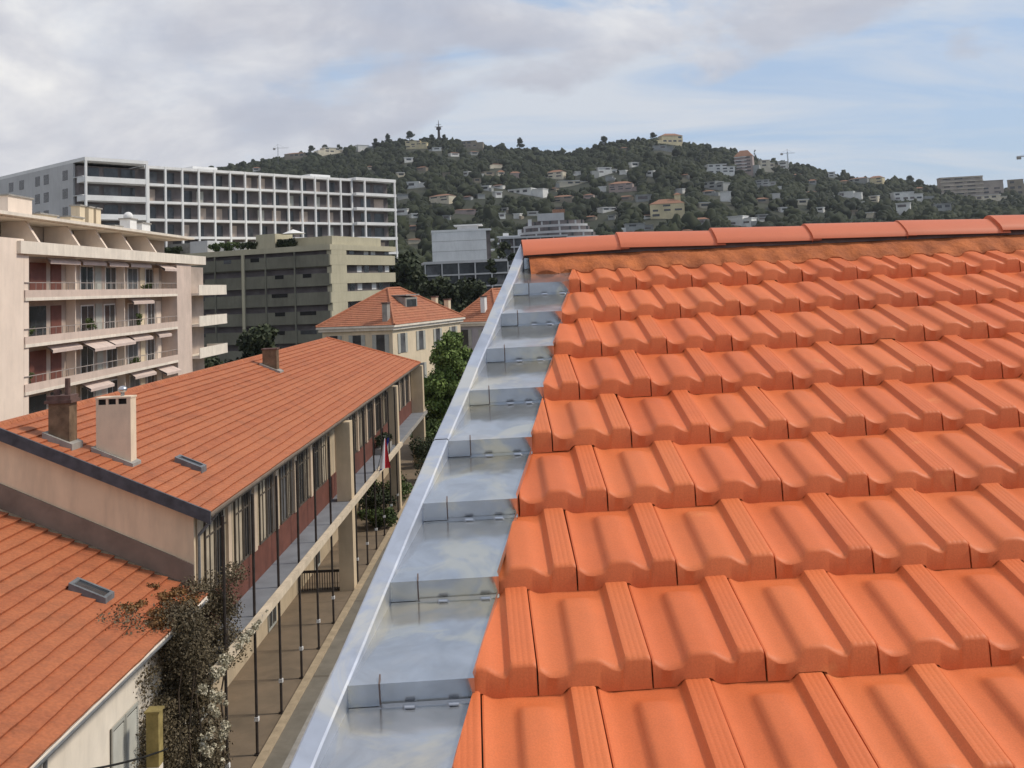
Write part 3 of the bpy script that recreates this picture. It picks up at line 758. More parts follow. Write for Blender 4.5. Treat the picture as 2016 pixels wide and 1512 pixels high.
def trunk_mesh(name, h, r, cs, seed=1):
    m = MB(); rr = random.Random(seed); segs = 5; p = Vector((0, 0, -.3)); pts = [p]
    for i in range(segs): p = p+Vector((rr.uniform(-.04, .04)*h, rr.uniform(-.04, .04)*h, h*.62/segs)); pts.append(p)
    for i, (a, b) in enumerate(zip(pts, pts[1:])): m.tube(a, b, r*(1-.13*i), r*(1-.13*(i+1)), 8)
    for c in cs[:9]:
        s = pts[rr.randint(2, segs)]; c = Vector(c); mid = s.lerp(c, .5)+Vector((0, 0, -.03*h)); m.tube(s, mid, r*.4, r*.25, 6); m.tube(mid, c, r*.25, r*.08, 6)
    me = bpy.data.meshes.new(name); me.from_pydata(m.v, [], m.f); me.materials.append(M['trunk']); return me
TREES = {}
def tree_kind(key, h, r, n, size, m, **kw):
    c, cs = crown_mesh('crown', h, r, n, size, m, **kw); TREES[key] = (c, trunk_mesh('trunk', h, r*.07, cs), h)
tree_kind('broad', 10, 3.8, 5200, .34, M['leaf_mid'], clumps=30, base=.3, seed=3)
tree_kind('dark', 11, 4.6, 4200, .55, M['leaf_dark'], clumps=30, base=.25, seed=4)
tree_kind('dark2', 12, 3.4, 3600, .5, M['leaf_dark'], clumps=26, base=.2, seed=5)
tree_kind('pine', 13, 5.2, 3200, .55, M['leaf_dark'], clumps=22, base=.62, seed=6)
tree_kind('cypress', 14, 1.8, 2600, .42, M['leaf_dark'], clumps=22, base=.12, seed=8)
def tree(name, kind, loc, h, label, group=None, rz=0):
    c, tr, hh = TREES[kind]; k = h/hh
    t = thing(name, loc, label, 'tree', group, rz)
    t.scale = (k, k, k)
    a = inst('crown', c, t); b = inst('trunk', tr, t)
    return t

# street tree right beside the far end of the school
def street_tree(px, py_top, py_bot, Y, r, label, n=9000, mt='leaf_bright', size=.16, seed=2, name='street_tree', lean=0):
    top = atY(px, py_top, Y); h = top.z
    t = thing(name, (top.x+lean, Y, 0), label, 'tree')
    rr = np.random.default_rng(seed); cs = []; rs = []
    for i in range(90):
        z_ = rr.uniform(.16, .97); w = (1-z_)**.55*1.25*r
        a = rr.uniform(0, 2*PI); q = w*rr.random()**.5
        cs.append((q*math.cos(a)-lean*z_, q*math.sin(a), h*z_)); rs.append(rr.uniform(.22, .40)*r*(1.25-z_*.6))
    v, f = leaf_cloud(cs, rs, n, size, .9, .3); inst('crown', np_mesh('crown', v, f, M[mt]), t)
    inst('trunk', trunk_mesh('trunk', h, .17, cs), t)
street_tree(884, 652, 900, 92, 2.9, 'bright green street tree between the long gallery and the zinc roof edge', 24000, size=.24)
street_tree(850, 830, 960, 88, 2.0, 'low darker green tree under the far end of the gallery', 7000, 'leaf_mid', size=.2, seed=9)
street_tree(915, 725, 960, 108, 2.4, 'rusty autumn tree half hidden behind the bright green street tree', 5000, 'leaf_rust', .22, 12)

# vine bush on the corner of the low house and gallery
def vine():
    t = thing('climbing_vine', (-9.4, 27.6, 0), 'large brown-green climbing vine spilling over the low roof corner and the gallery end', 'vine')
    cs = []; rs = []
    for i in range(95):
        z_ = random.uniform(.4, 6.1); y = random.uniform(25.8, 31.0); x = random.uniform(-10.2, -8.8)+(.0 if z_ > 4 else -.1)
        if z_ < 4: y = random.uniform(25.6, 29.0)
        if z_ < 4.7: x = min(x, random.uniform(-9.5, -9.15))
        if z_ > 4.6: x -= random.uniform(0, .9)
        if z_ > 5.6 and y > 29.6: x = random.uniform(-9.6, -9.0)
        cs.append((x+9.4, y-27.6, z_)); rs.append(random.uniform(.4, .85))
    v, f = leaf_cloud(cs, rs, 120000, .058, .9, .1); inst('foliage', np_mesh('foliage', v, f, M['leaf_vine']), t)
    cs = []; rs = []
    for i in range(46):     # ragged fringe creeping over the tiles
        u = random.random(); x = -9.7-u*1.7*random.random()-.1; y = 26.2+3.2*random.random()*(1-.3*u)
        zz = 5.7+(-9.5-x)*.4306
        if random.random() < .6: x = -9.6-random.random()*.6; zz = 5.7+(-9.5-x)*.4306
        cs.append((x+9.4, y-27.6, zz+.06)); rs.append(random.uniform(.10, .32))
    v, f = leaf_cloud(cs, rs, 7000, .06, .5, .1); inst('creeping_shoots', np_mesh('creeping_shoots', v, f, M['leaf_rust']), t)
    cs = []; rs = []
    for i in range(44): cs.append((.80+random.gauss(0, .14), -.75+random.gauss(0, .34), random.uniform(.6, 4.4))); rs.append(random.uniform(.04, .15))
    for i in range(40): y = random.uniform(27.2, 32.6); cs.append((.70+random.gauss(0, .06), y-27.6, 4.22+random.gauss(0, .06))); rs.append(random.uniform(.05, .17)*(1.25-(y-27)/7))
    v, f = leaf_cloud(cs, rs, 5200, .06, 1, .1); inst('pale_shoots', np_mesh('pale_shoots', v, f, M['leaf_pale']), t)
    for i in range(9):
        m = MB(); x, y = random.uniform(-.5, .4), random.uniform(-1.5, 2); p = Vector((x, y, -.02))
        for k in range(5): q = p+Vector((random.uniform(-.2, .2), random.uniform(-.25, .25), 1.05)); m.tube(p, q, .045-.006*k, .04-.006*k, 6); p = q
        m.build('stem', M['trunk'], t, smooth=True)
vine()
def small_bush(x, y, z, r, mt, label, name='bush', n=1600, size=.14, sq=.8):
    t = thing(name, (x, y, z), label, 'bush')
    cs = [(random.gauss(0, r*.4), random.gauss(0, r*.4), r*random.uniform(.3, .9)) for _ in range(10)]; rs = [r*random.uniform(.3, .55) for _ in cs]
    v, f = leaf_cloud(cs, rs, n, size, sq, .3); inst('foliage', np_mesh('foliage', v, f, M[mt]), t)
    m = MB(); m.tube((0, 0, 0), (0, 0, r*.5), .04, n=6); m.build('stem', M['trunk'], t)
for i, (x, y, r, mt, lb) in enumerate([(-9.9, 62.5, 1.1, 'leaf_mid', 'dark shrub at the foot of the gallery posts, nearest of the far shrubs'), (-10.3, 66.0, 1.4, 'leaf_dark', 'round dark shrub beside the far gallery pier'),
        (-9.6, 70.5, 1.5, 'leaf_mid', 'shrub just beyond the far gallery pier'), (-8.0, 76.0, 1.7, 'leaf_dark', 'wide dark shrub on the kerb past the gallery'), (-6.5, 70.0, 1.2, 'leaf_dark', 'dark shrub at the far bend of the road against the zinc edge'),
        (-8.9, 83.0, 2.2, 'leaf_dark', 'tall dark shrub closing the far end of the street')]):
    small_bush(x, y, 0, r, mt, lb, n=2200)
pl = thing('planter', (-9.6, 64.6, 4.13), 'box of dark leafy plants on the upper gallery near its far pier', 'planter')
m = MB(); m.box(-.3, .3, -1.6, 1.6, 0, .35); m.build('box', M['concrete'], pl)
v, f = leaf_cloud([(random.gauss(0, .12), random.uniform(-1.5, 1.5), random.uniform(.5, .95)) for _ in range(12)], [.32]*12, 1600, .12, .8, .3); inst('foliage', np_mesh('foliage', v, f, M['leaf_dark']), pl)

# ------------------------------------------------------------------ pink-beige apartment block on the left
def beige_block():
    XF = -31.0
    t = thing('apartment_block', (-38, 80, 0), 'pale pink apartment block with long balconies and a blank end wall on the left', 'apartment building')
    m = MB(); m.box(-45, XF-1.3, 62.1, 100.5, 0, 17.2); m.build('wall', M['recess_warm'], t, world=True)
    m = MB(); m.box(-45, XF, 46, 62.08, 0, 18.25); m.build('end_wall', M['plaster_pink'], t, world=True)
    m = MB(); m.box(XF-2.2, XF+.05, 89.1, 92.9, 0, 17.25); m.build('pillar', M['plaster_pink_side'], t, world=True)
    m = MB(); m.box(XF-1.3, XF, 62.1, 62.7, 0, 17.25); m.build('pier', M['plaster_pink'], t, world=True)
    L_ = [17.33, 14.45, 11.6, 8.72, 5.84, 2.96]
    for i, z in enumerate(L_):
        if i == 0:
            m = MB(); m.box(XF-1.3, XF+.25, 61.2, 96.6, z, z+.78); m.build('balcony_slab', M['cream_slab'], t, world=True); continue
        m = MB(); m.box(XF-1.3, XF+.10, 62.1, 89.08, z, z+.20); sl_ = m.build('balcony_slab', M['cream_slab'], t, world=True)
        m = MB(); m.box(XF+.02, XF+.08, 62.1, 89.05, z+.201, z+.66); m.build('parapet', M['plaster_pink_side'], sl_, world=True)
        m = MB(); m.box(XF+.02, XF+.07, 62.1, 89.05, z+1.10, z+1.15)
        for y in np.arange(62.6, 89, .9): m.box(XF+.03, XF+.06, y, y+.03, z+.661, z+1.10)
        m.build('railing', M['rail'], sl_, world=True)
        m = MB(); m.box(XF-1.3, XF+.75, 92.92, 101.4, z, z+.20); m.box(XF+.68, XF+.74, 92.92, 101.4, z+.201, z+.95); m.box(XF-1.3, XF+.68, 101.34, 101.4, z+.201, z+.95); m.build('balcony', M['cream_slab'], t, world=True)
    # back-wall fittings per storey
    XB = XF-1.3
    for i, z in enumerate(L_[1:]):
        zz = z+.2
        if i > 4: break
        m = MB(); m.box(XB+.002, XB+.05, 65.4, 67.6, zz, zz+2.3); m.build('shutter', M['shutter_red'] if i in (0, 2) else M['glass_dark'], t, world=True)
        m = MB(); m.box(XB+.002, XB+.05, 68.3, 69.8, zz, zz+2.3); m.build('shutter', M['shutter_red'] if i in (0, 1, 2) else M['glass_dark'], t, world=True)
        for y, w, c in ((71.2, 1.0, 'plaster_pink'), (72.6, 2.2, 'glass_dark'), (75.3, 1.1, 'shutter_grey'), (77.1, 2.0, 'glass_dark'), (79.6, 1.0, 'plaster_pink'), (81.4, 2.1, 'glass_grey'), (84.0, 1.0, 'cream'), (85.3, 1.7, 'glass_dark'), (87.4, 1.1, 'plaster_pink')):
            dy = random.uniform(-.25, .25)
            if c in ('glass_dark', 'glass_grey'):
                m = MB(); m.box(XB+.002, XB+.06, y+dy, y+dy+w, zz+.05, zz+2.25); o = m.build('window', M['cloth_white'], t, world=True)
                m = MB(); m.box(XB+.061, XB+.07, y+dy+.10, y+dy+w/2-.04, zz+.15, zz+2.15); m.box(XB+.061, XB+.07, y+dy+w/2+.04, y+dy+w-.10, zz+.15, zz+2.15); m.build('pane', M[c], o, world=True)
            else:
                m = MB(); m.box(XB+.002, XB+.05, y+dy, y+dy+w, zz, zz+2.3); m.build('wall_panel', M[c], t, world=True)
        # thin partitions and roller awnings
        for y in (70.6, 79.2):
            m = MB(); m.box(XB+.01, XF-.65, y, y+.09, zz, z+2.85); m.build('partition', M['plaster_pink'], t, world=True)
        aw = {0: [(66, 70.5, .35), (71, 75, .3), (75.4, 79, .35), (79.6, 84, .3), (85.4, 88.6, .9)], 1: [(79.6, 84, .5)], 2: [(66, 70.4, .5), (71, 74.6, 1.1), (75, 78.9, .9), (79.5, 83.5, .55), (85, 88, .5)], 3: [(71, 75, .8), (79.5, 84, .6), (85, 88.5, 1.1)]}.get(i, [])
        for (a, b, o_) in aw:
            m = MB(); zt = z+2.82
            m.add([(XF-.55, a, zt), (XF-.55, b, zt), (XF-.55+o_, b, zt-.42*o_-.1), (XF-.55+o_, a, zt-.42*o_-.1), (XF-.55+o_, b, zt-.42*o_-.30), (XF-.55+o_, a, zt-.42*o_-.30),
                   (XF-.55, a, zt-.03), (XF-.55, b, zt-.03)], [(0, 1, 2, 3), (3, 2, 4, 5), (6, 5, 4, 7)])
            m.build('awning', M['awning'], t, world=True, fixn=False)
    # attic: glazed set-back storey with raking fins under a thin roof
    m = MB(); m.box(-45, XF-2.6, 50, 93.5, 17.2, 19.55); m.build('attic_wall', M['recess_warm'], t, world=True)
    m = MB(); m.box(-46, XF+.05, 48, 94.0, 19.62, 19.82); m.box(-45.5, XF-.4, 48.5, 93.5, 19.555, 19.619); m.build('roof', M['cream_slab'], t, world=True)
    for y in (64.2, 70.0, 74.6, 79.4, 84.6):
        m = MB(); m.prism([(XF-2.55, 18.12), (XF-.1, 18.12), (XF-1.0, 19.54), (XF-2.55, 19.54)], y, y+.30); m.build('fin', M['plaster_pink'], t, world=True)
    for y, w in ((52, 2.2), (55.5, 2.2), (59, 1.6), (66, 2.4), (71.5, 1.8), (76.2, 2.2), (81, 1.6), (86, 1.3), (88.4, 1.3)):
        m = MB(); m.box(XF-2.598, XF-2.55, y, y+w, 18.2, 19.4); m.build('window', M['glass_grey'], t, world=True)
    m = MB(); m.box(XF-1.0, XF+.1, 92.0, 93.9, 17.3, 19.0)
    # roof chimneys
    def chim(x, y, w, l, h, mt='plaster_pink', cap=True):
        m = MB(); m.box(x-w/2, x+w/2, y-l/2, y+l/2, 19.825, 19.825+h); c = m.build('chimney', M[mt], t, world=True)
        if cap:
            m = MB(); m.box(x-w/2-.1, x+w/2+.1, y-l/2-.1, y+l/2+.1, 19.826+h, 19.93+h); m.build('cap', M['concrete'], c, world=True)
        return c
    chim(-34, 66.6, 1.0, 3.2, 1.5); chim(-34, 70.8, .8, 2.6, .6, 'cream'); chim(-34.4, 76.2, .8, 2.2, .8, 'cream')
    for y in (78.6, 80.2, 81.6): chim(-35, y, .7, .9, 1.9, 'cream')
    chim(-34.5, 84.2, .8, 1.6, .6)
    c = chim(-35, 88.6, .9, 1.5, 1.5, 'cloth_white'); m = MB(); m.ball((-35, 88.6, 21.6), .42, 12, 8); m.build('cowl', M['cloth_white'], c, smooth=True, world=True)
    chim(-35, 91.6, .9, 2.0, 1.3, 'cloth_white')
beige_block()
def pot_plant(loc, h, label, mt='leaf_mid'):
    t = thing('potted_plant', loc, label, 'plant')
    m = MB(); m.tube((0, 0, 0), (0, 0, .38), .16, .22, 10); m.build('pot', M['pot'], t, smooth=True)
    cs = [(random.gauss(0, .15), random.gauss(0, .18), .45+h*random.random()*.8) for _ in range(8)]
    v, f = leaf_cloud(cs, [.22]*8, 500, .10, .9, .3); inst('foliage', np_mesh('foliage', v, f, M[mt]), t)
for (y, z, h, lb) in ((63.4, 11.8, .5, 'small potted plant at the blank-wall end of the third balcony down'), (82.2, 11.8, 1.1, 'tall potted plant midway along the third balcony down'), (63.6, 8.92, .7, 'bushy potted plant at the blank-wall end of the lowest fully visible balcony'),
                     (81.0, 8.92, .6, 'potted plant near the middle of the lowest fully visible balcony'), (84.0, 14.65, .6, 'small potted plant on the second balcony down beside the raised awning'), (73.0, 11.8, .9, 'green potted plant before the dark window of the third balcony down')):
    pot_plant((-31.6, y, z), h, lb)

# ------------------------------------------------------------------ large white block behind
def white_block():
    az = math.atan2(41.8, 51)
    t = thing('apartment_block', (-69.3, 157.6, 0), 'large white block with a grid of loggias rising behind the green and pink blocks', 'apartment building', rz=math.atan2(51, 41.8))
    # local x runs along the grid front (to the right), local -y faces the viewer
    TOP = 36.7; Hs = 2.95
    Lx = 66.5
    m = MB(); m.box(10.6, 56, 2.2, 14, 0, TOP-.5); m.box(.3, 10.58, 2.0, 30, 0, TOP-.5); m.box(56.02, Lx-.3, 1.8, 14, 0, TOP-.5)
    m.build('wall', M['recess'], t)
    m = MB(); m.box(-.05, .29, 3.2, 32, 0, TOP); m.build('end_wall', M['white_grey'], t)
    m = MB(); m.box(-.05, 10.8, -.6, 30.5, TOP, TOP+.55); m.build('parapet', M['white_paint'], t)
    m = MB(); m.box(10.85, 55.9, .75, 14, TOP-.45, TOP+.0); m.build('parapet', M['white_paint'], t)
    m = MB(); m.box(55.95, Lx+.3, -.3, 14, TOP-.35, TOP+.25); m.build('parapet', M['white_paint'], t)
    for k in range(1, 12):
        z = TOP-.4-k*Hs
        m = MB(); m.box(-.05, 10.8, -.6, 1.99, z, z+.85); m.build('balcony_slab', M['white_paint'], t)
        m = MB(); m.box(10.85, 55.9, .75, 2.19, z, z+.42); m.build('balcony_slab', M['white_paint'], t)
        m = MB(); m.box(55.95, Lx+.3, -.3, 1.79, z, z+.55); m.build('balcony_slab', M['white_paint'], t)
    xs = [0.0, 10.35, 11.4]+[11.4+3.18*i for i in range(1, 14)]+[55.6, 58.1, Lx-.2]
    for x in xs:
        y = -.65 if x < 10.4 else (.70 if x < 57 else -.35)
        m = MB(); m.box(x, x+.32, y, y+.35, 0, TOP+.02); m.build('column', M['white_paint'], t)
    # loggia partitions and windows
    for k in range(0, 7):
        z = TOP-.4-(k+1)*Hs
        z0 = z+.9
        for i in range(14):
            x = 11.6+3.18*i+.1
            if x+2.6 > 55.6: break
            mt = random.choice(['glass_dark', 'glass_grey', 'glass_dark', 'recess_warm', 'shutter_grey'])
            m = MB(); a = random.uniform(.2, .7); m.box(x+a, x+a+random.uniform(1.2, 2.0), 2.15, 2.198, z+.45, z+2.5); m.build('window', M[mt], t)
        for x in (1.2, 4.4, 7.4): m = MB(); m.box(x, x+2.4, 1.95, 1.998, z+.9, z+2.6); m.build('window', M[random.choice(['glass_dark', 'glass_grey'])], t)
        for x in (58.8, 62.4): m = MB(); m.box(x, x+2.6, 1.75, 1.798, z+.6, z+2.5); m.build('window', M[random.choice(['glass_dark', 'glass_grey', 'recess_warm'])], t)
    for k in range(7):        # windows on the west flank
        z = TOP-.4-(k+1)*Hs
        for y in (5.0, 11.5, 14.6, 20.5, 24.5): m = MB(); m.box(-.08, -.052, y, y+1.7, z+.8, z+2.4); m.build('window', M['glass_dark'], t)
        m = MB(); m.box(-.05, .25, .2, 3.19, z+.9, z+1.0); m.build('side_rail', M['white_paint'], t)
    for x0, x1, h in ((22, 27, .9), (30, 32.5, .5), (48, 53, .9)): m = MB(); m.box(x0, x1, 4, 9, TOP-.5, TOP+h); m.build('lift_housing', M['white_paint'], t)
    return t
white_block()
pt = atY(390, 330, 190)
def rooftop_palm():
    t = thing('rooftop_shrub', (pt.x, 190, 37.0), 'small dark shrub on the roof of the white grid block', 'shrub')
    v, f = leaf_cloud([(0, 0, .9), (.5, 0, 1.3), (-.5, .2, 1.2)], [.55, .6, .6], 500, .3); inst('foliage', np_mesh('foliage', v, f, M['leaf_dark']), t)
    m = MB(); m.tube((0, 0, -.6), (0, 0, 1), .08, n=6); m.build('stem', M['trunk'], t)
rooftop_palm()

# ------------------------------------------------------------------ green-grey block
def green_block():
    t = thing('apartment_block', (-30.6, 156.7, 0), 'green-grey apartment block with cream banded end and roof terrace plants', 'apartment building', rz=math.radians(-20))
    TOP = 21.6; Hs = 2.9
    # local: corner at origin, left face runs along -x (front y=0), right end face runs along +y at x=0
    m = MB(); m.box(-44, -.9, .9, 21, 0, TOP-.3); m.build('wall', M['recess'], t)
    m = MB(); m.box(-44, 0, 0, 22, TOP-.75, TOP+.1); m.build('cornice', M['green_cream'], t)
    for k in range(0, 7):
        z = TOP-1.05-Hs*k
        m = MB(); m.box(-44, -.25, .0, .3, z-1.95-.35, z-.35) if k else m.box(-44, -.25, 0, .3, z-1.95-.2, z-.35)
        m.build('facade_band', M['green_wall'], t)
        m = MB(); m.box(-.25, .0, .0, 21.5, z-1.75-.3, z-.15-.3); m.box(-.9, -.251, 21.2, 21.5, z-2.05, z-.45); m.build('end_band', M['green_cream'], t)
        m = MB(); m.box(-44, -.3, .31, .88, z-.35-1.95+.0, z-2.15); m.build('floor_slab', M['green_wall'], t)
        for i in range(8):
            y = 2.5+2.4*i
            if (i+k) % 3 == 0: continue
            m = MB(); m.box(-.898, -.85, y, y+1.5, z-.3, z+.85); m.build('window', M[random.choice(['glass_dark', 'glass_grey', 'cloth_white', 'glass_dark'])], t)
        m = MB(); m.box(-.85, -.02, .4, 5.0, z-.44, z+.84); m.build('corner_panel', M['green_cream'], t)
    for x in (-6.4, -11.8, -21.4, -27.0, -33, -39): 
        m = MB(); m.box(x-.12, x+.12, -.14, -.002, 2, TOP-.76); m.build('downpipe' if x != -15.9 else 'pier', M['green_wall'], t)
    m = MB(); m.box(-16.2, -15.7, -.25, -.003, 2, TOP-.76); m.build('pier', M['green_cream'], t)
    for k in range(7):
        z = TOP-1.05-Hs*k
        for x in (-4.2, -9.3, -13.8, -19, -24.5, -30):
            if random.random() < .6:
                m = MB(); w = random.uniform(1.2, 3.0); m.box(x-w/2, x+w/2, -.03, -.002, z-.95, z-.352); m.build('window', M[random.choice(['glass_dark', 'black'])], t)
    # penthouse boxes
    for (x0, x1, y0, y1, h, mt) in ((-.8, -12, 2, 18, 1.5, 'green_cream'), (-14.2, -10.6, 1.0, 6, 2.4, 'green_cream'), (-27.5, -24.0, 1.5, 6, 2.1, 'white_grey'), (-36, -28.5, 3, 12, 2.0, 'concrete'), (-23.8, -18, 4, 7, 1.6, 'cloth_white')):
        m = MB(); m.box(min(x0, x1), max(x0, x1), y0, y1, TOP+.101, TOP+h); m.build('penthouse', M[mt], t)
    return t
gb = green_block()
def on_green(x, y, z=21.7): 
    a = math.radians(-20); return Vector((-30.6+x*math.cos(a)-y*math.sin(a), 156.7+x*math.sin(a)+y*math.cos(a), z))
for (x, w, lb, mt) in ((-20.5, 2.6, 'clipped green hedge on the roof terrace of the green-grey block', 'leaf_mid'), (-15.6, 1.5, 'dark bushy plants beside the cream penthouse box of the green-grey block', 'leaf_dark'), (-9.0, 1.6, 'dark plants beside the roof parasol of the green-grey block', 'leaf_dark'), (-31.5, 1.8, 'trailing plants at the left of the green-grey block terrace', 'leaf_dark')):
    t = thing('terrace_hedge', on_green(x, .9), lb, 'hedge', rz=math.radians(-20))
    v, f = leaf_cloud([(random.uniform(-w, w), random.uniform(0, 1), random.uniform(.4, 1.1)) for _ in range(16)], [.55]*16, 1500, .28, .9, .3); inst('foliage', np_mesh('foliage', v, f, M[mt]), t)
t = thing('parasol', on_green(-7.6, 1.6), 'white parasol on the roof terrace of the green-grey block', 'parasol')
m = MB(); m.tube((0, 0, 0), (0, 0, 2.6), .05, n=6); m.build('pole', M['grey_metal'], t)
m = MB(); m.tube((0, 0, 2.1), (0, 0, 2.8), 2.0, .05, 8); m.build('canopy', M['cloth_white'], t)

# ------------------------------------------------------------------ villa with hipped roof, and the house behind
def hip_house(name, loc, rz, lx, ly, ze, zr, label, wallm, wall2, over=.5, ridge=3.0, dorm=True, wins=(3, 4), chims=()):
    t = thing(name, loc, label, 'house', rz=rz)     # local: corner at origin, x along the left face (negative), y along the right face
    m = MB(); m.box(-lx, 0, 0, ly, 0, ze-.25); m.build('wall', wallm, t)
    m = MB(); m.box(-lx-.3, .3, -.3, ly+.3, ze-.55, ze-.26); m.build('cornice', M['cream_slab'], t)
    e = [(-lx-over, -over, ze), (over, -over, ze), (over, ly+over, ze), (-lx-over, ly+over, ze)]
    r0, r1 = (-lx/2, ly/2-ridge/2, zr), (-lx/2, ly/2+ridge/2, zr)
    m = MB(); course_roof(m, e[0], e[1], r0, (r0[0]+.02, r0[1], r0[2]), .45, .05); course_roof(m, e[1], e[2], r0, r1, .45, .05); course_roof(m, e[2], e[3], r1, (r1[0]-.02, r1[1], r1[2]), .45, .05); course_roof(m, e[3], e[0], r1, r0, .45, .05)
    rf = m.build('roof', M['tile_villa'], t, fixn=False)
    m = MB()
    for a, b in ((e[0], r0), (e[1], r0), (e[2], r1), (e[3], r1), (r0, r1)):
        m.tube(Vector(a)+Vector((0, 0, .06)), Vector(b)+Vector((0, 0, .08)), .14, n=6)
    m.build('hip_ridge', M['cream'] if False else M['tile_villa'], t, smooth=True)
    m = MB(); m.box(-lx-over, over, -over-.001, ly+over, ze-.24, ze-.02); m.build('eaves', M['cream_slab'], t)
    n1, n2 = wins
    for zt in (ze-1.0, ze-4.6):
        for i in range(n1):
            x = -lx+lx*(i+.5)/n1; m = MB(); m.box(x-.5, x+.5, -.06, -.002, zt-2.1, zt); w = m.build('window', M['glass_dark'], t)
            for q in (x-1.0, x+.52): m = MB(); m.box(q, q+.48, -.08, -.003, zt-2.1, zt); m.build('shutter', M['shutter_grey'], w)
        for i in range(n2):
            y = ly*(i+.5)/n2; m = MB(); m.box(.002, .06, y-.55, y+.55, zt-2.1, zt); w = m.build('window', M['glass_grey'], t)
            for q in (y-1.12, y+.57): m = MB(); m.box(.003, .08, q, q+.55, zt-2.1, zt); m.build('shutter', M['shutter_grey'], w)
    if dorm:
        m = MB(); m.prism([(-1.6, zr-3.3), (-1.6, zr-1.1), (-2.6, zr-.9), (-4, zr-1.0), (-4, zr-3.3)], ly*.36, ly*.36+3.0); d = m.build('dormer', M['concrete'], t)
        m = MB(); m.box(-1.598, -1.57, ly*.36+.3, ly*.36+2.7, zr-2.3, zr-1.3); m.build('window', M['glass_dark'], d)
        m = MB(); m.box(-4, -1.4, ly*.36-.2, ly*.36+3.2, zr-.88, zr-.75); m.build('dormer_roof', M['roof_slate'], d)
    for (x, y, h, mt) in chims:
        m = MB(); m.box(x-.3, x+.3, y-.35, y+.35, ze, ze+h); c = m.build('chimney', M[mt], t)
        m = MB(); m.box(x-.38, x+.38, y-.43, y+.43, ze+h+.001, ze+h+.15); m.build('cap', M['brick_cap'], c)
    return t
hip_house('villa', (-15.0, 110, 0), math.radians(-20), 8.7, 18, 10.4, 14.3, 'beige two-storey villa with a hipped orange tile roof beyond the long building', M['cream'], None, chims=((-1.0, .6, 2.3, 'concrete'), (-3.0, 17.2, 2.6, 'cream'), (-1.6, 17.9, 2.2, 'cream')))
hip_house('villa', (-4.6, 131, 0), math.radians(-24), 6, 14, 9.6, 13.6, 'mauve-walled house with an orange roof partly hidden by the zinc roof edge', M['mauve_wall'], None, dorm=False, wins=(2, 3), chims=((-2.3, 1.4, 3.1, 'cloth_white'),))

# ------------------------------------------------------------------ mid-distance blocks at the foot of the hill
def slab_block(name, loc, rz, lx, ly, zt, floors, Hs, label, wallm, slabm, recm='recess', base=0, blank_front=False, side_slabs=True, ncol=4, band=.5):
    t = thing(name, loc, label, 'apartment building', rz=rz)     # local x along the front, -y to viewer, origin at front-left corner
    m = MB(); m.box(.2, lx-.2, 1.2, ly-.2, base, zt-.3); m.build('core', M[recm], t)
    m = MB(); m.box(-.1, lx+.1, -.1, ly+.1, zt-.299, zt+.3); m.build('roof', M[slabm], t)
    if blank_front:
        m = MB(); m.box(0, lx-1.5, .0, 1.18, zt-Hs*floors, zt-.31); m.build('front_wall', M[wallm], t)
        m = MB()
        for k in range(1, floors): m.box(0, lx-1.6, -.02, -.001, zt-Hs*k-.1, zt-Hs*k)
        m.build('joint_line', M['roof_slate'], t)
    for k in range(1, floors+1):
        z = zt-.3-Hs*k
        if not blank_front:
            m = MB(); m.box(0, lx, 0, 1.19, z, z+band); m.build('balcony_slab', M[slabm], t)
            for i in range(ncol):
                x = lx*(i+.15)/ncol; m = MB(); m.box(x, x+lx/ncol*.62, 1.13, 1.198, z+band, z+Hs-.3); m.build('window', M[random.choice(['glass_dark', 'glass_dark', 'glass_grey'])], t)
        if side_slabs: m = MB(); m.box(lx-.19, lx+1.0, 1.2, ly, z, z+band); m.build('side_balcony', M[slabm], t)
    for i in range(ncol+1):
        if blank_front: break
        x = (lx-.3)*i/ncol; m = MB(); m.box(x, x+.3, -.03, .25, base, zt-.3); m.build('column', M[slabm], t)
    return t
slab_block('apartment_block', (-28.3, 300, 0), math.radians(6), 17.6, 12, 31.0, 4, 3.0, 'plain white rectangular block with a blank front at the foot of the hill', 'white_paint', 'white_paint', blank_front=True)
m_ = thing('roof_pavilion', (-18, 306, 31.3), 'small white pavilion on top of the plain white block', 'pavilion')
m = MB(); m.box(-3, 3, -1, 5, 0, 1.3); m.build('wall', M['white_grey'], m_); m = MB(); m.box(-4, 4.4, -1.5, 5.5, 1.301, 1.6); m.build('roof', M['white_paint'], m_)
slab_block('apartment_block', (-24.6, 240, 0), math.radians(9), 20, 12, 20.2, 3, 2.9, 'dark glazed block with a white grid frame below the plain white block', 'glass_dark', 'white_grey', recm='glass_dark', ncol=5, band=.35)
slab_block('apartment_block', (-9.0, 330, 0), math.radians(4), 22, 10, 29.5, 4, 3.0, 'low white balconied block between the blank block and our ridge end', 'white_paint', 'white_grey', ncol=5)
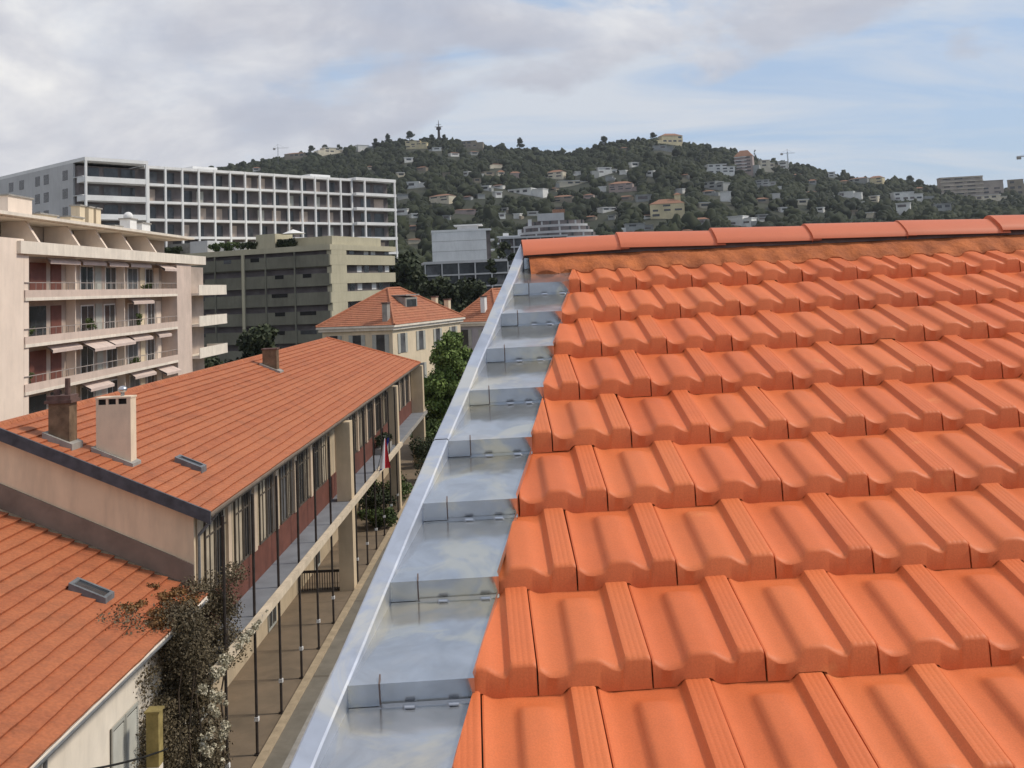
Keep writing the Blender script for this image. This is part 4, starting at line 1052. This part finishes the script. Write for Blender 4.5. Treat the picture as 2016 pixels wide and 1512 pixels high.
def curved_block():
    t = thing('apartment_block', (14, 470, 0), 'grey-white terraced block with curved stepped balconies just above the ridge tiles', 'apartment building')
    zt = 42.5
    for k in range(6):
        z = zt-2.9*(k+1); r = 15+2.6*k if k < 4 else 24
        a0, a1 = math.radians(182), math.radians(330)
        for part, rr, z0, z1, mt in (('balcony_slab', r, z, z+1.1, 'white_grey'), ('glazing', r-1.6, z+1.101, z+2.88, 'recess')):
            m = MB(); n = 22; vs = [(0, 0, z0), (0, 0, z1)]
            for i in range(n+1): a = a0+(a1-a0)*i/n; x, y = rr*math.cos(a)*1.05, rr*math.sin(a)*.8; vs += [(x, y, z0), (x, y, z1)]
            fs = [(2+2*i, 4+2*i, 5+2*i, 3+2*i) for i in range(n)]+[(1, 3+2*i, 5+2*i) for i in range(n)]+[(0, 4+2*i, 2+2*i) for i in range(n)]
            m.add(vs, fs+[(0, 2, 3, 1), (0, 1, 3+2*n, 2+2*n)]); m.build(part, M[mt], t)
            if part == 'glazing':
                for i in range(9):
                    a = a0+(a1-a0)*(i+.5)/9; x, y = (rr+.02)*math.cos(a)*1.05, (rr+.02)*math.sin(a)*.8
                    mm = MB(); mm.box(x-.5, x+.3, y-.3, y+.3, z0, z1-.1); mm.build('window', M[('glass_dark', 'white_grey')[i % 2]], t)
    m = MB(); m.box(-9, 3, -10, 4, zt, zt+3.4); m.build('penthouse', M['white_grey'], t)
    m = MB(); m.box(-2, 3.5, -7, 2, zt+3.5, zt+5.2); m.build('lift_housing', M['roof_small'], t)
    m = MB(); m.box(-13.5, -11.8, -6, 8, 0, zt+1.2); m.build('stair_tower', M['white_paint'], t)
    for k in range(4):
        z = 36.0-3*k; m = MB(); m.box(-28, -13.6, -7, 6, z-.0, z+.7); m.build('wing_slab', M['white_paint'], t); m = MB(); m.box(-27.5, -13.6, -6, 6, z-2.3, z-.001); m.build('wing_wall', M['recess'], t)
    for x, w, h in ((-24, 2.5, 1.5), (-17.5, 1.8, 2.8)): m = MB(); m.box(x-w/2, x+w/2, -3, 2, 36.71, 36.7+h); m.build('roof_box', M['white_paint'], t)
curved_block()

# ------------------------------------------------------------------ hillside houses:  px, py (centre), w, h in photo pixels, wall, roof flag, storeys
HH = [
 (505, 332, 14, 7, 'white', 1, 1, 'tiny white house at the left foot of the hill above the white block'),
 (655, 296, 44, 10, 'cream', 0, 2, 'long cream house on the left shoulder of the skyline'),
 (583, 305, 40, 10, 'tan', 1, 1, 'tan house among skyline trees left of the long cream one'),
 (716, 278, 36, 8, 'white', 0, 1, 'pale flat house on the skyline left of the tall pines'),
 (821, 284, 42, 14, 'yellow', 0, 3, 'yellow-cream block just left of the hilltop mast'),
 (860, 293, 18, 5, 'white', 0, 1, 'tiny white house right below the mast'),
 (893, 303, 20, 7, 'white', 1, 1, 'small white house below and right of the mast'),
 (931, 284, 42, 14, 'tan', 0, 2, 'grey-tan block on the skyline right of the mast'),
 (932, 300, 18, 7, 'grey', 1, 1, 'small grey house below the tan skyline block'),
 (728, 329, 10, 6, 'cream', 1, 1, 'speck-like cream house alone on the dark wooded slope'),
 (832, 331, 20, 8, 'tan', 1, 1, 'small tan house on the dark upper slope'),
 (986, 342, 14, 14, 'cream', 1, 2, 'narrow cream house on the middle slope, left of a pink one'),
 (1014, 343, 20, 12, 'pink', 1, 1, 'pink-roofed house on the middle slope'),
 (820, 363, 36, 10, 'white', 0, 1, 'broken-up white house right of the grid block top'),
 (793, 386, 26, 8, 'grey', 0, 1, 'grey flat-roofed house right beside the grid block'),
 (872, 390, 46, 15, 'cream', 1, 2, 'long cream villa on the lower left slope'),
 (921, 388, 18, 6, 'grey', 1, 1, 'small grey house right of the long cream villa'),
 (790, 417, 32, 10, 'white', 0, 1, 'white terraced house beside the right end of the grid block'),
 (816, 424, 16, 7, 'white', 0, 1, 'small white annex right of the white terraced house'),
 (915, 415, 44, 8, 'pink', 1, 1, 'low pinkish house above the plain white block'),
 (812, 447, 22, 9, 'tan', 1, 1, 'small tan house left of the plain white block'),
 (815, 473, 26, 8, 'cream', 1, 1, 'low cream house between the grid block and the plain white block'),
 (1040, 376, 74, 10, 'white', 0, 1, 'long stepped white villa in the centre of the slope'),
 (1048, 420, 24, 6, 'white', 0, 1, 'small white terrace left of the curved block'),
 (1096, 342, 34, 16, 'cream', 1, 2, 'cream villa in the saddle between the two summits'),
 (1128, 360, 60, 7, 'cream', 0, 1, 'very long low cream house in the middle of the slope'),
 (1110, 390, 42, 13, 'tan', 1, 2, 'pinkish-tan villa above the curved block'),
 (1192, 336, 42, 12, 'white', 0, 2, 'white modern villa on the mid slope below the right summit'),
 (1200, 350, 14, 8, 'grey', 0, 1, 'grey lower wing below the white modern villa'),
 (1224, 366, 46, 18, 'pink', 1, 3, 'pinkish-grey apartment villa below the white modern one'),
 (1228, 292, 14, 6, 'tan', 1, 1, 'small tan house high on the right summit slope'),
 (1320, 272, 44, 20, 'yellow', 1, 2, 'cream villa on the very top of the right summit'),
 (1305, 290, 40, 8, 'grey', 0, 1, 'grey garden wall and house below the summit villa'),
 (1232, 389, 30, 9, 'tan', 1, 1, 'small tan house left of a pale green-grey one'),
 (1267, 389, 30, 12, 'grey', 0, 1, 'pale grey house above the yellow villa'),
 (1315, 410, 66, 36, 'yellow', 1, 3, 'large yellow villa with a little tower on the lower slope'),
 (1196, 412, 34, 6, 'white', 0, 1, 'thin white flat roof right above the curved block'),
 (1258, 447, 54, 14, 'grey', 0, 2, 'low white colonnaded house just over the ridge tiles'),
 (1352, 456, 22, 8, 'pink', 1, 1, 'small pink roof peeping over the ridge tiles'),
 (1382, 435, 26, 14, 'grey', 1, 1, 'grey stone house right of the yellow villa'),
 (1418, 332, 54, 18, 'white', 0, 3, 'row of white apartment towers left of the pink-topped block'),
 (1467, 318, 34, 44, 'pink', 1, 5, 'tall pink-and-white stepped block on the right skyline'),
 (1410, 364, 46, 14, 'grey', 0, 2, 'grey terraced flats below the white apartment towers'),
 (1429, 386, 20, 18, 'white', 0, 2, 'small bright white cube house on the right slope'),
 (1460, 434, 50, 18, 'white', 0, 2, 'white flat-roofed house with wide windows over the ridge tiles'),
 (1498, 430, 22, 16, 'grey', 0, 3, 'green-grey flats right of the wide-windowed white house'),
 (1510, 325, 28, 22, 'cream', 0, 3, 'cream-white block immediately right of the tall stepped one'),
 (1543, 325, 18, 14, 'white', 0, 2, 'little bright white house under the distant crane'),
 (1507, 362, 38, 16, 'grey', 0, 3, 'dim grey flats in the trees below the cream-white block'),
 (1524, 371, 26, 7, 'white', 0, 1, 'thin white terrace in front of the dim grey flats'),
 (1520, 443, 28, 8, 'pink', 1, 1, 'low pink house touching the ridge tiles'),
 (1637, 340, 12, 10, 'white', 0, 2, 'narrow white house on the right skyline trees'),
 (1662, 358, 16, 7, 'tan', 1, 1, 'small tan house right of the narrow white one'),
 (1692, 343, 36, 9, 'grey', 1, 1, 'grey roof on the falling right skyline'),
 (1726, 350, 26, 14, 'yellow', 1, 2, 'sunlit cream house on the falling right skyline'),
 (1674, 382, 42, 10, 'white', 0, 1, 'white flat villa with a square end on the right slope'),
 (1650, 391, 12, 14, 'white', 0, 2, 'narrow white house left below the white flat villa'),
 (1702, 404, 14, 14, 'white', 0, 1, 'small white house lower right of the white flat villa'),
 (1722, 391, 16, 12, 'cream', 0, 2, 'small cream house right of the white flat villa'),
 (1598, 379, 18, 6, 'tan', 1, 1, 'small tan roof in the middle of the right wood'),
 (1786, 386, 52, 16, 'white', 0, 2, 'white stepped modern villa with long roof slabs'),
 (1780, 411, 24, 22, 'white', 0, 2, 'white cube house below the stepped modern villa'),
 (1912, 366, 108, 36, 'pinkblock', 0, 5, 'long pinkish block of flats near the right edge'),
 (1958, 392, 60, 16, 'cream', 0, 2, 'pale lower wing in front of the long pinkish flats'),
 (2008, 362, 36, 30, 'tan', 0, 3, 'tan block cut off by the right edge'),
 (1856, 412, 28, 22, 'grey', 0, 2, 'pale house behind a bare tree over the ridge tiles'),
 (1090, 372, 18, 6, 'tan', 1, 1, 'tan roof between the long stepped and long low houses'),
 (958, 370, 16, 8, 'white', 0, 1, 'white house left of the long stepped villa'),
 (880, 428, 14, 6, 'grey', 0, 1, 'tiny grey house above the plain white block'),
 (1160, 385, 20, 8, 'pink', 1, 1, 'small pink house between the tan villa and the pinkish villa'),
 (1350, 345, 14, 6, 'tan', 1, 1, 'lone tan house in the dark right wood'),
 (1570, 345, 16, 7, 'tan', 1, 1, 'small tan house under the crane at the right skyline'),
 (1810, 372, 16, 8, 'tan', 1, 1, 'small tan house among trees above the white stepped villa'),
]
HC = {'white': (.72, .72, .69), 'cream': (.66, .60, .47), 'tan': (.30, .26, .20), 'grey': (.33, .34, .33), 'yellow': (.66, .57, .36), 'pink': (.40, .32, .29), 'pinkblock': (.42, .36, .31)}
for k, c in HC.items(): M['h_'+k] = mat('house_'+k, c, .85, .12, .12, stain=.3)
CLEAR = []
def hill_house(px, py, w, h, c, rf, st, label):
    p, r = hit(px, py+h*.5+1)
    W_ = w*r/F; Hh = h*r/F; Dp = max(6, min(W_*.6, 14)); face = math.atan2(p.x, p.y); rz = -face+random.uniform(-.6, .6)
    name = 'apartment_block' if st >= 4 or w > 90 else 'hillside_house'
    t = thing(name, (p.x, p.y, p.z), label, 'building' if name == 'apartment_block' else 'house', rz=rz)
    wallm = M['h_'+c]; body = Hh*(.72 if rf else .93)
    m = MB()
    W2 = W_*.5
    if W_ > 16 and not rf:     # stepped masses
        m.box(-W2, W2*.35, -Dp/2, Dp/2, -9, body); m.box(W2*.352, W2, -Dp/2+1.5, Dp/2, -9, body*.72)
    else: m.box(-W2, W2, -Dp/2, Dp/2, -9, body)
    m.build('wall', wallm, t)
    m = MB()
    if rf:
        o = .5; m.add([(-W2-o, -Dp/2-o, body), (W2+o, -Dp/2-o, body), (W2+o, Dp/2+o, body), (-W2-o, Dp/2+o, body), (-W2*.45, 0, Hh), (W2*.45, 0, Hh)], [(0, 1, 5, 4), (1, 2, 5), (2, 3, 4, 5), (3, 0, 4), (3, 2, 1, 0)])
        m.build('roof', M['roof_small'], t)
    else:
        m.box(-W2-.5, (W2*.35 if W_ > 16 else W2)+.5, -Dp/2-.6, Dp/2+.3, body+.002, body+.45); 
        if W_ > 16: m.box(W2*.36+.5, W2+.5, -Dp/2+.8, Dp/2+.3, body*.72+.002, body*.72+.4)
        m.build('roof', M['white_paint'] if c in ('white', 'cream') else wallm, t)
    fl = body/max(1, st); nw = max(1, min(5, int(W_/7)))
    for k in range(st):
        for i in range(nw):
            x0 = -W2+2*W2*(i+.18)/nw; x1 = -W2+2*W2*(i+.82)/nw
            yf = -Dp/2
            if W_ > 16 and not rf and (x0+x1)/2 > W2*.35:
                yf += 1.5
                if fl*(k+.8) > body*.72: continue
                x0 = max(x0, W2*.36)
            if random.random() < .28: continue
            e = random.uniform(-.12, .12)*(x1-x0); x0 += e; x1 -= abs(e)*random.uniform(.5, 2.2)
            m = MB(); m.box(x0, x1, yf-.08, yf-.002, fl*(k+.30+random.uniform(-.06, .08)), fl*(k+.78)); m.build('window', M[random.choice(['glass_dark', 'glass_dark', 'recess'])], t)
    if Hh > 3 and random.random() < .7 and not label.startswith('large yellow'):    # lower wing / terrace
        sd = random.choice((-1, 1)); m = MB(); m.box(sd*W2*1.02 if sd > 0 else -W2*1.7, W2*1.7 if sd > 0 else -W2*1.02, -Dp/2+random.uniform(-3, 1), Dp/3, -9, body*random.uniform(.3, .55)); m.build('wing', M[random.choice(['h_white', 'h_'+c, 'h_grey', 'h_tan'])], t)
    if label.startswith('large yellow'):
        m = MB(); m.box(W2*.45, W2*.8, -2, 2, body+.01, Hh+2.8); m.build('tower', wallm, t); m = MB(); m.add([(W2*.38, -2.6, Hh+2.8), (W2*.87, -2.6, Hh+2.8), (W2*.87, 2.6, Hh+2.8), (W2*.38, 2.6, Hh+2.8), (W2*.62, 0, Hh+4.6)], [(0, 1, 4), (1, 2, 4), (2, 3, 4), (3, 0, 4), (3, 2, 1, 0)]); m.build('tower_roof', M['roof_small'], t)
    if w > 90 or label.startswith('tall pink'):
        for k in range(1, st+1):
            m = MB(); z = body*k/st-.5; m.box(-W2-.3, W2*.36, -Dp/2-1.2, -Dp/2-.1, z-.7, z); m.build('balcony', M['white_paint'] if label.startswith('tall') else M['h_cream'], t)
    CLEAR.append((math.atan2(p.x, p.y), r, W_/2/r+.0012, Hh, h))
for row in HH: hill_house(*row)
r3 = random.Random(11); tiny = []
while len(tiny) < 34:
    px = r3.choice([r3.uniform(785, 1030), r3.uniform(1040, 1300), r3.uniform(1330, 1850)]); sk = hill_r(px); py = r3.uniform(sk+34, 432)
    if px > 1330: py = r3.uniform(sk+22, 425)
    if any(abs(px-q[0]) < (q[2]+26)/2 and abs(py-q[1]) < 13 for q in HH) or any(abs(px-q[0]) < 26 and abs(py-q[1]) < 11 for q in tiny): continue
    tiny.append((px, py))
tiny.sort()
for i, (px, py) in enumerate(tiny):
    c = r3.choice(['white', 'white', 'cream', 'white', 'tan', 'grey'])
    n_ = i+1; sfx = 'th' if 10 < n_ < 20 else {1: 'st', 2: 'nd', 3: 'rd'}.get(n_ % 10, 'th')
    hill_house(px, py, r3.uniform(12, 24), r3.uniform(6, 10), c, r3.random() < .35, 1, f'{n_}{sfx} from the left of the tiny pale houses scattered in the hillside wood')

# ------------------------------------------------------------------ woodland on the hill (one mass)
def ico():
    bm = bmesh.new(); bmesh.ops.create_icosphere(bm, subdivisions=2, radius=1); v = np.array([v.co[:] for v in bm.verts]); f = np.array([[x.index for x in q.verts] for q in bm.faces]); bm.free(); return v, f
IV, IF = ico()
def woodland():
    pts = []
    n = 34000
    u = rng.random(n); d = np.sqrt(D0**2+(1480**2-D0**2)*u); az = rng.uniform(-.52, .52, n)
    x = np.sin(az)*d; y = np.cos(az)*d; r = rng.uniform(1.8, 4.6, n)*(1+.35*(rng.random(n) < .10))
    keep = np.ones(n, bool)
    keep &= ~((d > D1-30) & (rng.random(n) < .35))
    for (a, rr, hw, Hh, hp) in CLEAR:
        inaz = np.abs(az-a) < hw+1.5/rr
        infront = (d < rr+8) & (d > rr-75)
        keep &= ~(inaz & infront)
    for (cx, cy, cr) in ((14, 465, 30), (-10, 330, 20), (-4, 465, 22)):
        keep &= np.hypot(x-cx, y-cy) > cr
    # sight lines to the curved block and low block stay open
    keep &= ~((az > -.012) & (az < .085) & (d < 450))
    x, y, r = x[keep], y[keep], r[keep]; z = terrain(x, y)
    k = len(x); nv = len(IV)
    base = IV[None]*rng.uniform(.5, 1.42, (k, nv, 1)); sq = rng.uniform(.75, 1.25, k)
    v = base*r[:, None, None]*np.stack([np.ones(k), np.ones(k), sq], -1)[:, None, :]
    v[..., 0] += x[:, None]; v[..., 1] += y[:, None]; v[..., 2] += (z+r*sq*.75)[:, None]
    f = (IF[None]+(np.arange(k)*nv)[:, None, None]).reshape(-1, 3)
    me = np_mesh('woodland', v.reshape(-1, 3), f, M['leaf_far'])
    meta(inst('woodland', me), 'dark evergreen woodland covering the hillside', 'woodland', kind='stuff')
woodland()
ORD = ['leftmost', 'second', 'third', 'fourth', 'fifth', 'sixth', 'seventh', 'eighth', 'ninth', 'tenth', 'eleventh', 'twelfth', 'thirteenth', 'fourteenth', 'fifteenth', 'sixteenth', 'seventeenth', 'eighteenth']
SKY = [(520, 322, 'dark2', 12), (532, 318, 'dark', 10), (612, 286, 'pine', 13), (640, 284, 'pine', 12), (740, 272, 'dark', 12), (763, 262, 'dark2', 17), (786, 270, 'dark2', 15), (806, 258, 'pine', 17), (850, 264, 'dark', 10), (875, 264, 'dark', 10), (1023, 270, 'dark2', 14), (1188, 268, 'pine', 14), (1285, 260, 'pine', 13), (1360, 282, 'pine', 12), (1388, 290, 'pine', 11), (1486, 293, 'cypress', 14), (1590, 322, 'pine', 16), (1791, 345, 'pine', 15)]
for i, (px, py, kd, h) in enumerate(SKY):
    d = ray(px, py); hh = math.hypot(d.x, d.y); d = d/hh; r = D1-8; x, y = d.x*r, d.y*r; ztop = CH+d.z*r-2; zb = ztop-h*.62
    zb = min(zb, float(terrain(x, y)))-2
    tree('skyline_tree', kd, (x, y, zb), ztop-zb+.5, f'{ORD[i]} of the single dark trees standing out along the hill skyline' if i else 'leftmost of the single dark trees standing out along the hill skyline', 'trees standing out on the skyline', rz=i*1.3)
# trees in the town between the blocks
MID = [(520, 655, 700, 118, 'dark', 'dark leafy tree behind the ridge of the long roof near its small chimney'), (412, 700, 740, 112, 'dark2', 'dark tree filling the gap right of the pink block'), (395, 712, 740, 106, 'dark', 'low dark tree at the foot of the pink block right end'),
       (800, 505, 560, 235, 'dark2', 'tall dark tree between the green-grey block and the white-framed block'), (818, 515, 590, 225, 'cypress', 'dark tree at the left edge of the white-framed block'), (790, 520, 600, 210, 'dark', 'dark tree just right of the green-grey block'),
       (990, 478, 560, 250, 'cypress', 'tall dark tree rising at the right end of the blank white block'), (965, 512, 600, 225, 'cypress', 'dark tree covering the right end of the white-framed block'), (925, 562, 610, 200, 'dark', 'round dark tree below the white-framed block'),
       (868, 560, 610, 190, 'dark', 'low dark tree behind the villa roof'),
       (1012, 500, 520, 225, 'cypress', 'dark tree immediately left of the ridge end'), (840, 600, 640, 160, 'dark', 'low dark hedge-like tree behind the villa chimneys')]
for (px, pt_, pb, Y, kd, lb) in MID:
    a = atY(px, pt_, Y); tree('town_tree', kd, (a.x, Y, -.3), a.z+.3, lb, rz=px*.7)
# extra crowns filling the foot of the hill
def foot():
    n = 900; x = rng.uniform(-60, 60, n); y = rng.uniform(262, 340, n); r = rng.uniform(2.2, 4.2, n)
    keep = np.ones(n, bool)
    for (x0, x1, y0, y1) in ((-32, -6, 288, 322), (-13, 18, 318, 348), (-30, -2, 232, 262)): keep &= ~((x > x0) & (x < x1) & (y > y0) & (y < y1))
    x, y, r = x[keep], y[keep], r[keep]; k = len(x); nv = len(IV)
    v = IV[None]*rng.uniform(.7, 1.3, (k, nv, 1))*r[:, None, None]; v[..., 0] += x[:, None]; v[..., 1] += y[:, None]; v[..., 2] += (rng.uniform(2, 9, k)+.5)[:, None]
    f = (IF[None]+(np.arange(k)*nv)[:, None, None]).reshape(-1, 3)
    meta(inst('town_greenery', np_mesh('town_greenery', v.reshape(-1, 3), f, M['leaf_dark'])), 'dense dark trees and shrubs between the blocks at the foot of the hill', 'greenery', kind='stuff')
foot()

def side_greenery():
    n = 2600; x = rng.uniform(4, 330, n); y = rng.uniform(48, 335, n); r = rng.uniform(1.8, 3.8, n)
    keep = (np.arctan2(x, y) > .075) & ~((x < 14) & (y < 30)); x, y, r = x[keep], y[keep], r[keep]; k = len(x); nv = len(IV)
    v = IV[None]*rng.uniform(.6, 1.35, (k, nv, 1))*r[:, None, None]; v[..., 0] += x[:, None]; v[..., 1] += y[:, None]; v[..., 2] += rng.uniform(1.5, 6.0, k)[:, None]
    f = (IF[None]+(np.arange(k)*nv)[:, None, None]).reshape(-1, 3)
    meta(inst('garden_greenery', np_mesh('garden_greenery', v.reshape(-1, 3), f, M['leaf_dark'])), 'dark garden trees filling the low ground behind our tiled roof', 'greenery', kind='stuff')
side_greenery()
g = MB().box(-1.499, 1.2, -40, 240, -.29, .08); meta(g.build('pavement', M['courtyard']), kind='structure')

# mast and cranes
def far_pt(px, py, r): d = ray(px, py); h = math.hypot(d.x, d.y); return CAM+d*(r/h)
a = far_pt(863, 237, 1395); t = thing('mast', (a.x, a.y, a.z-28), 'dark tower mast with platforms on the hilltop', 'mast')
m = MB(); m.tube((0, 0, -6), (0, 0, 18), 2.2, 1.5, 8); m.tube((0, 0, 18), (0, 0, 28), .8, .3, 6); m.build('shaft', M['dark_metal'], t)
m = MB(); m.tube((0, 0, 15), (0, 0, 18.2), 3.4, 3.4, 10); m.build('platform', M['dark_metal'], t)
m = MB(); m.tube((-5.5, 0, 19), (5.5, 0, 19), .35, n=6); m.tube((-3, 0, 22), (3, 0, 22), .3, n=6); m.build('antenna_arm', M['dark_metal'], t)
def crane(px, py, r, H, jib, back, lb, rz=0, th=.5, mt='grey_metal'):
    a = far_pt(px, py, r); t = thing('tower_crane', (a.x, a.y, a.z-H), lb, 'crane', rz=rz)
    m = MB()
    for sx in (-1, 1):
        for sy in (-1, 1): m.tube((sx*th, sy*th, -12), (sx*th, sy*th, H), th*.28, n=4)
    k = -12
    while k < H-2: m.tube((-th, -th, k), (th, -th, k+2), th*.18, n=4); m.tube((th, th, k), (-th, th, k+2), th*.18, n=4); k += 2
    m.build('tower', M[mt], t)
    m = MB(); m.tube((-back, 0, H-1), (jib, 0, H-1), th*.5, n=4); m.tube((-back, 0, H-1), (0, 0, H+4), th*.15, n=4); m.tube((jib*.7, 0, H-1), (0, 0, H+4), th*.15, n=4); m.tube((0, 0, H-1), (0, 0, H+4), th*.5, n=4); m.build('jib', M[mt], t)
    m = MB(); m.box(-back, -back+3, -.8, .8, H-3.2, H-1.2); m.build('counterweight', M['concrete'], t)
crane(547, 290, 1300, 22, 13, 6, 'thin faint tower crane left of the hill on the skyline', .2, .45)
crane(1550, 300, 1330, 16, 10, 9, 'small dark tower crane on the right skyline', .1, .5)
crane(2062, 304, 900, 60, 30, 26, 'tower crane jib reaching in at the right edge above the hill', .15, 1.1, 'white_grey')

# ------------------------------------------------------------------ light haze in the air
hz = bpy.data.materials.new('haze_air'); hz.use_nodes = True; t = hz.node_tree; t.nodes.clear()
o = N(t, 'ShaderNodeOutputMaterial'); pv = N(t, 'ShaderNodeVolumePrincipled'); pv.inputs['Color'].default_value = (.80, .86, .95, 1)
pv.inputs['Density'].default_value = .00007; pv.inputs['Anisotropy'].default_value = .2; t.links.new(pv.outputs[0], o.inputs['Volume'])
m = MB().box(-2600, 2600, -2600, 2600, -11, 260); meta(m.build('haze', hz), kind='stuff')
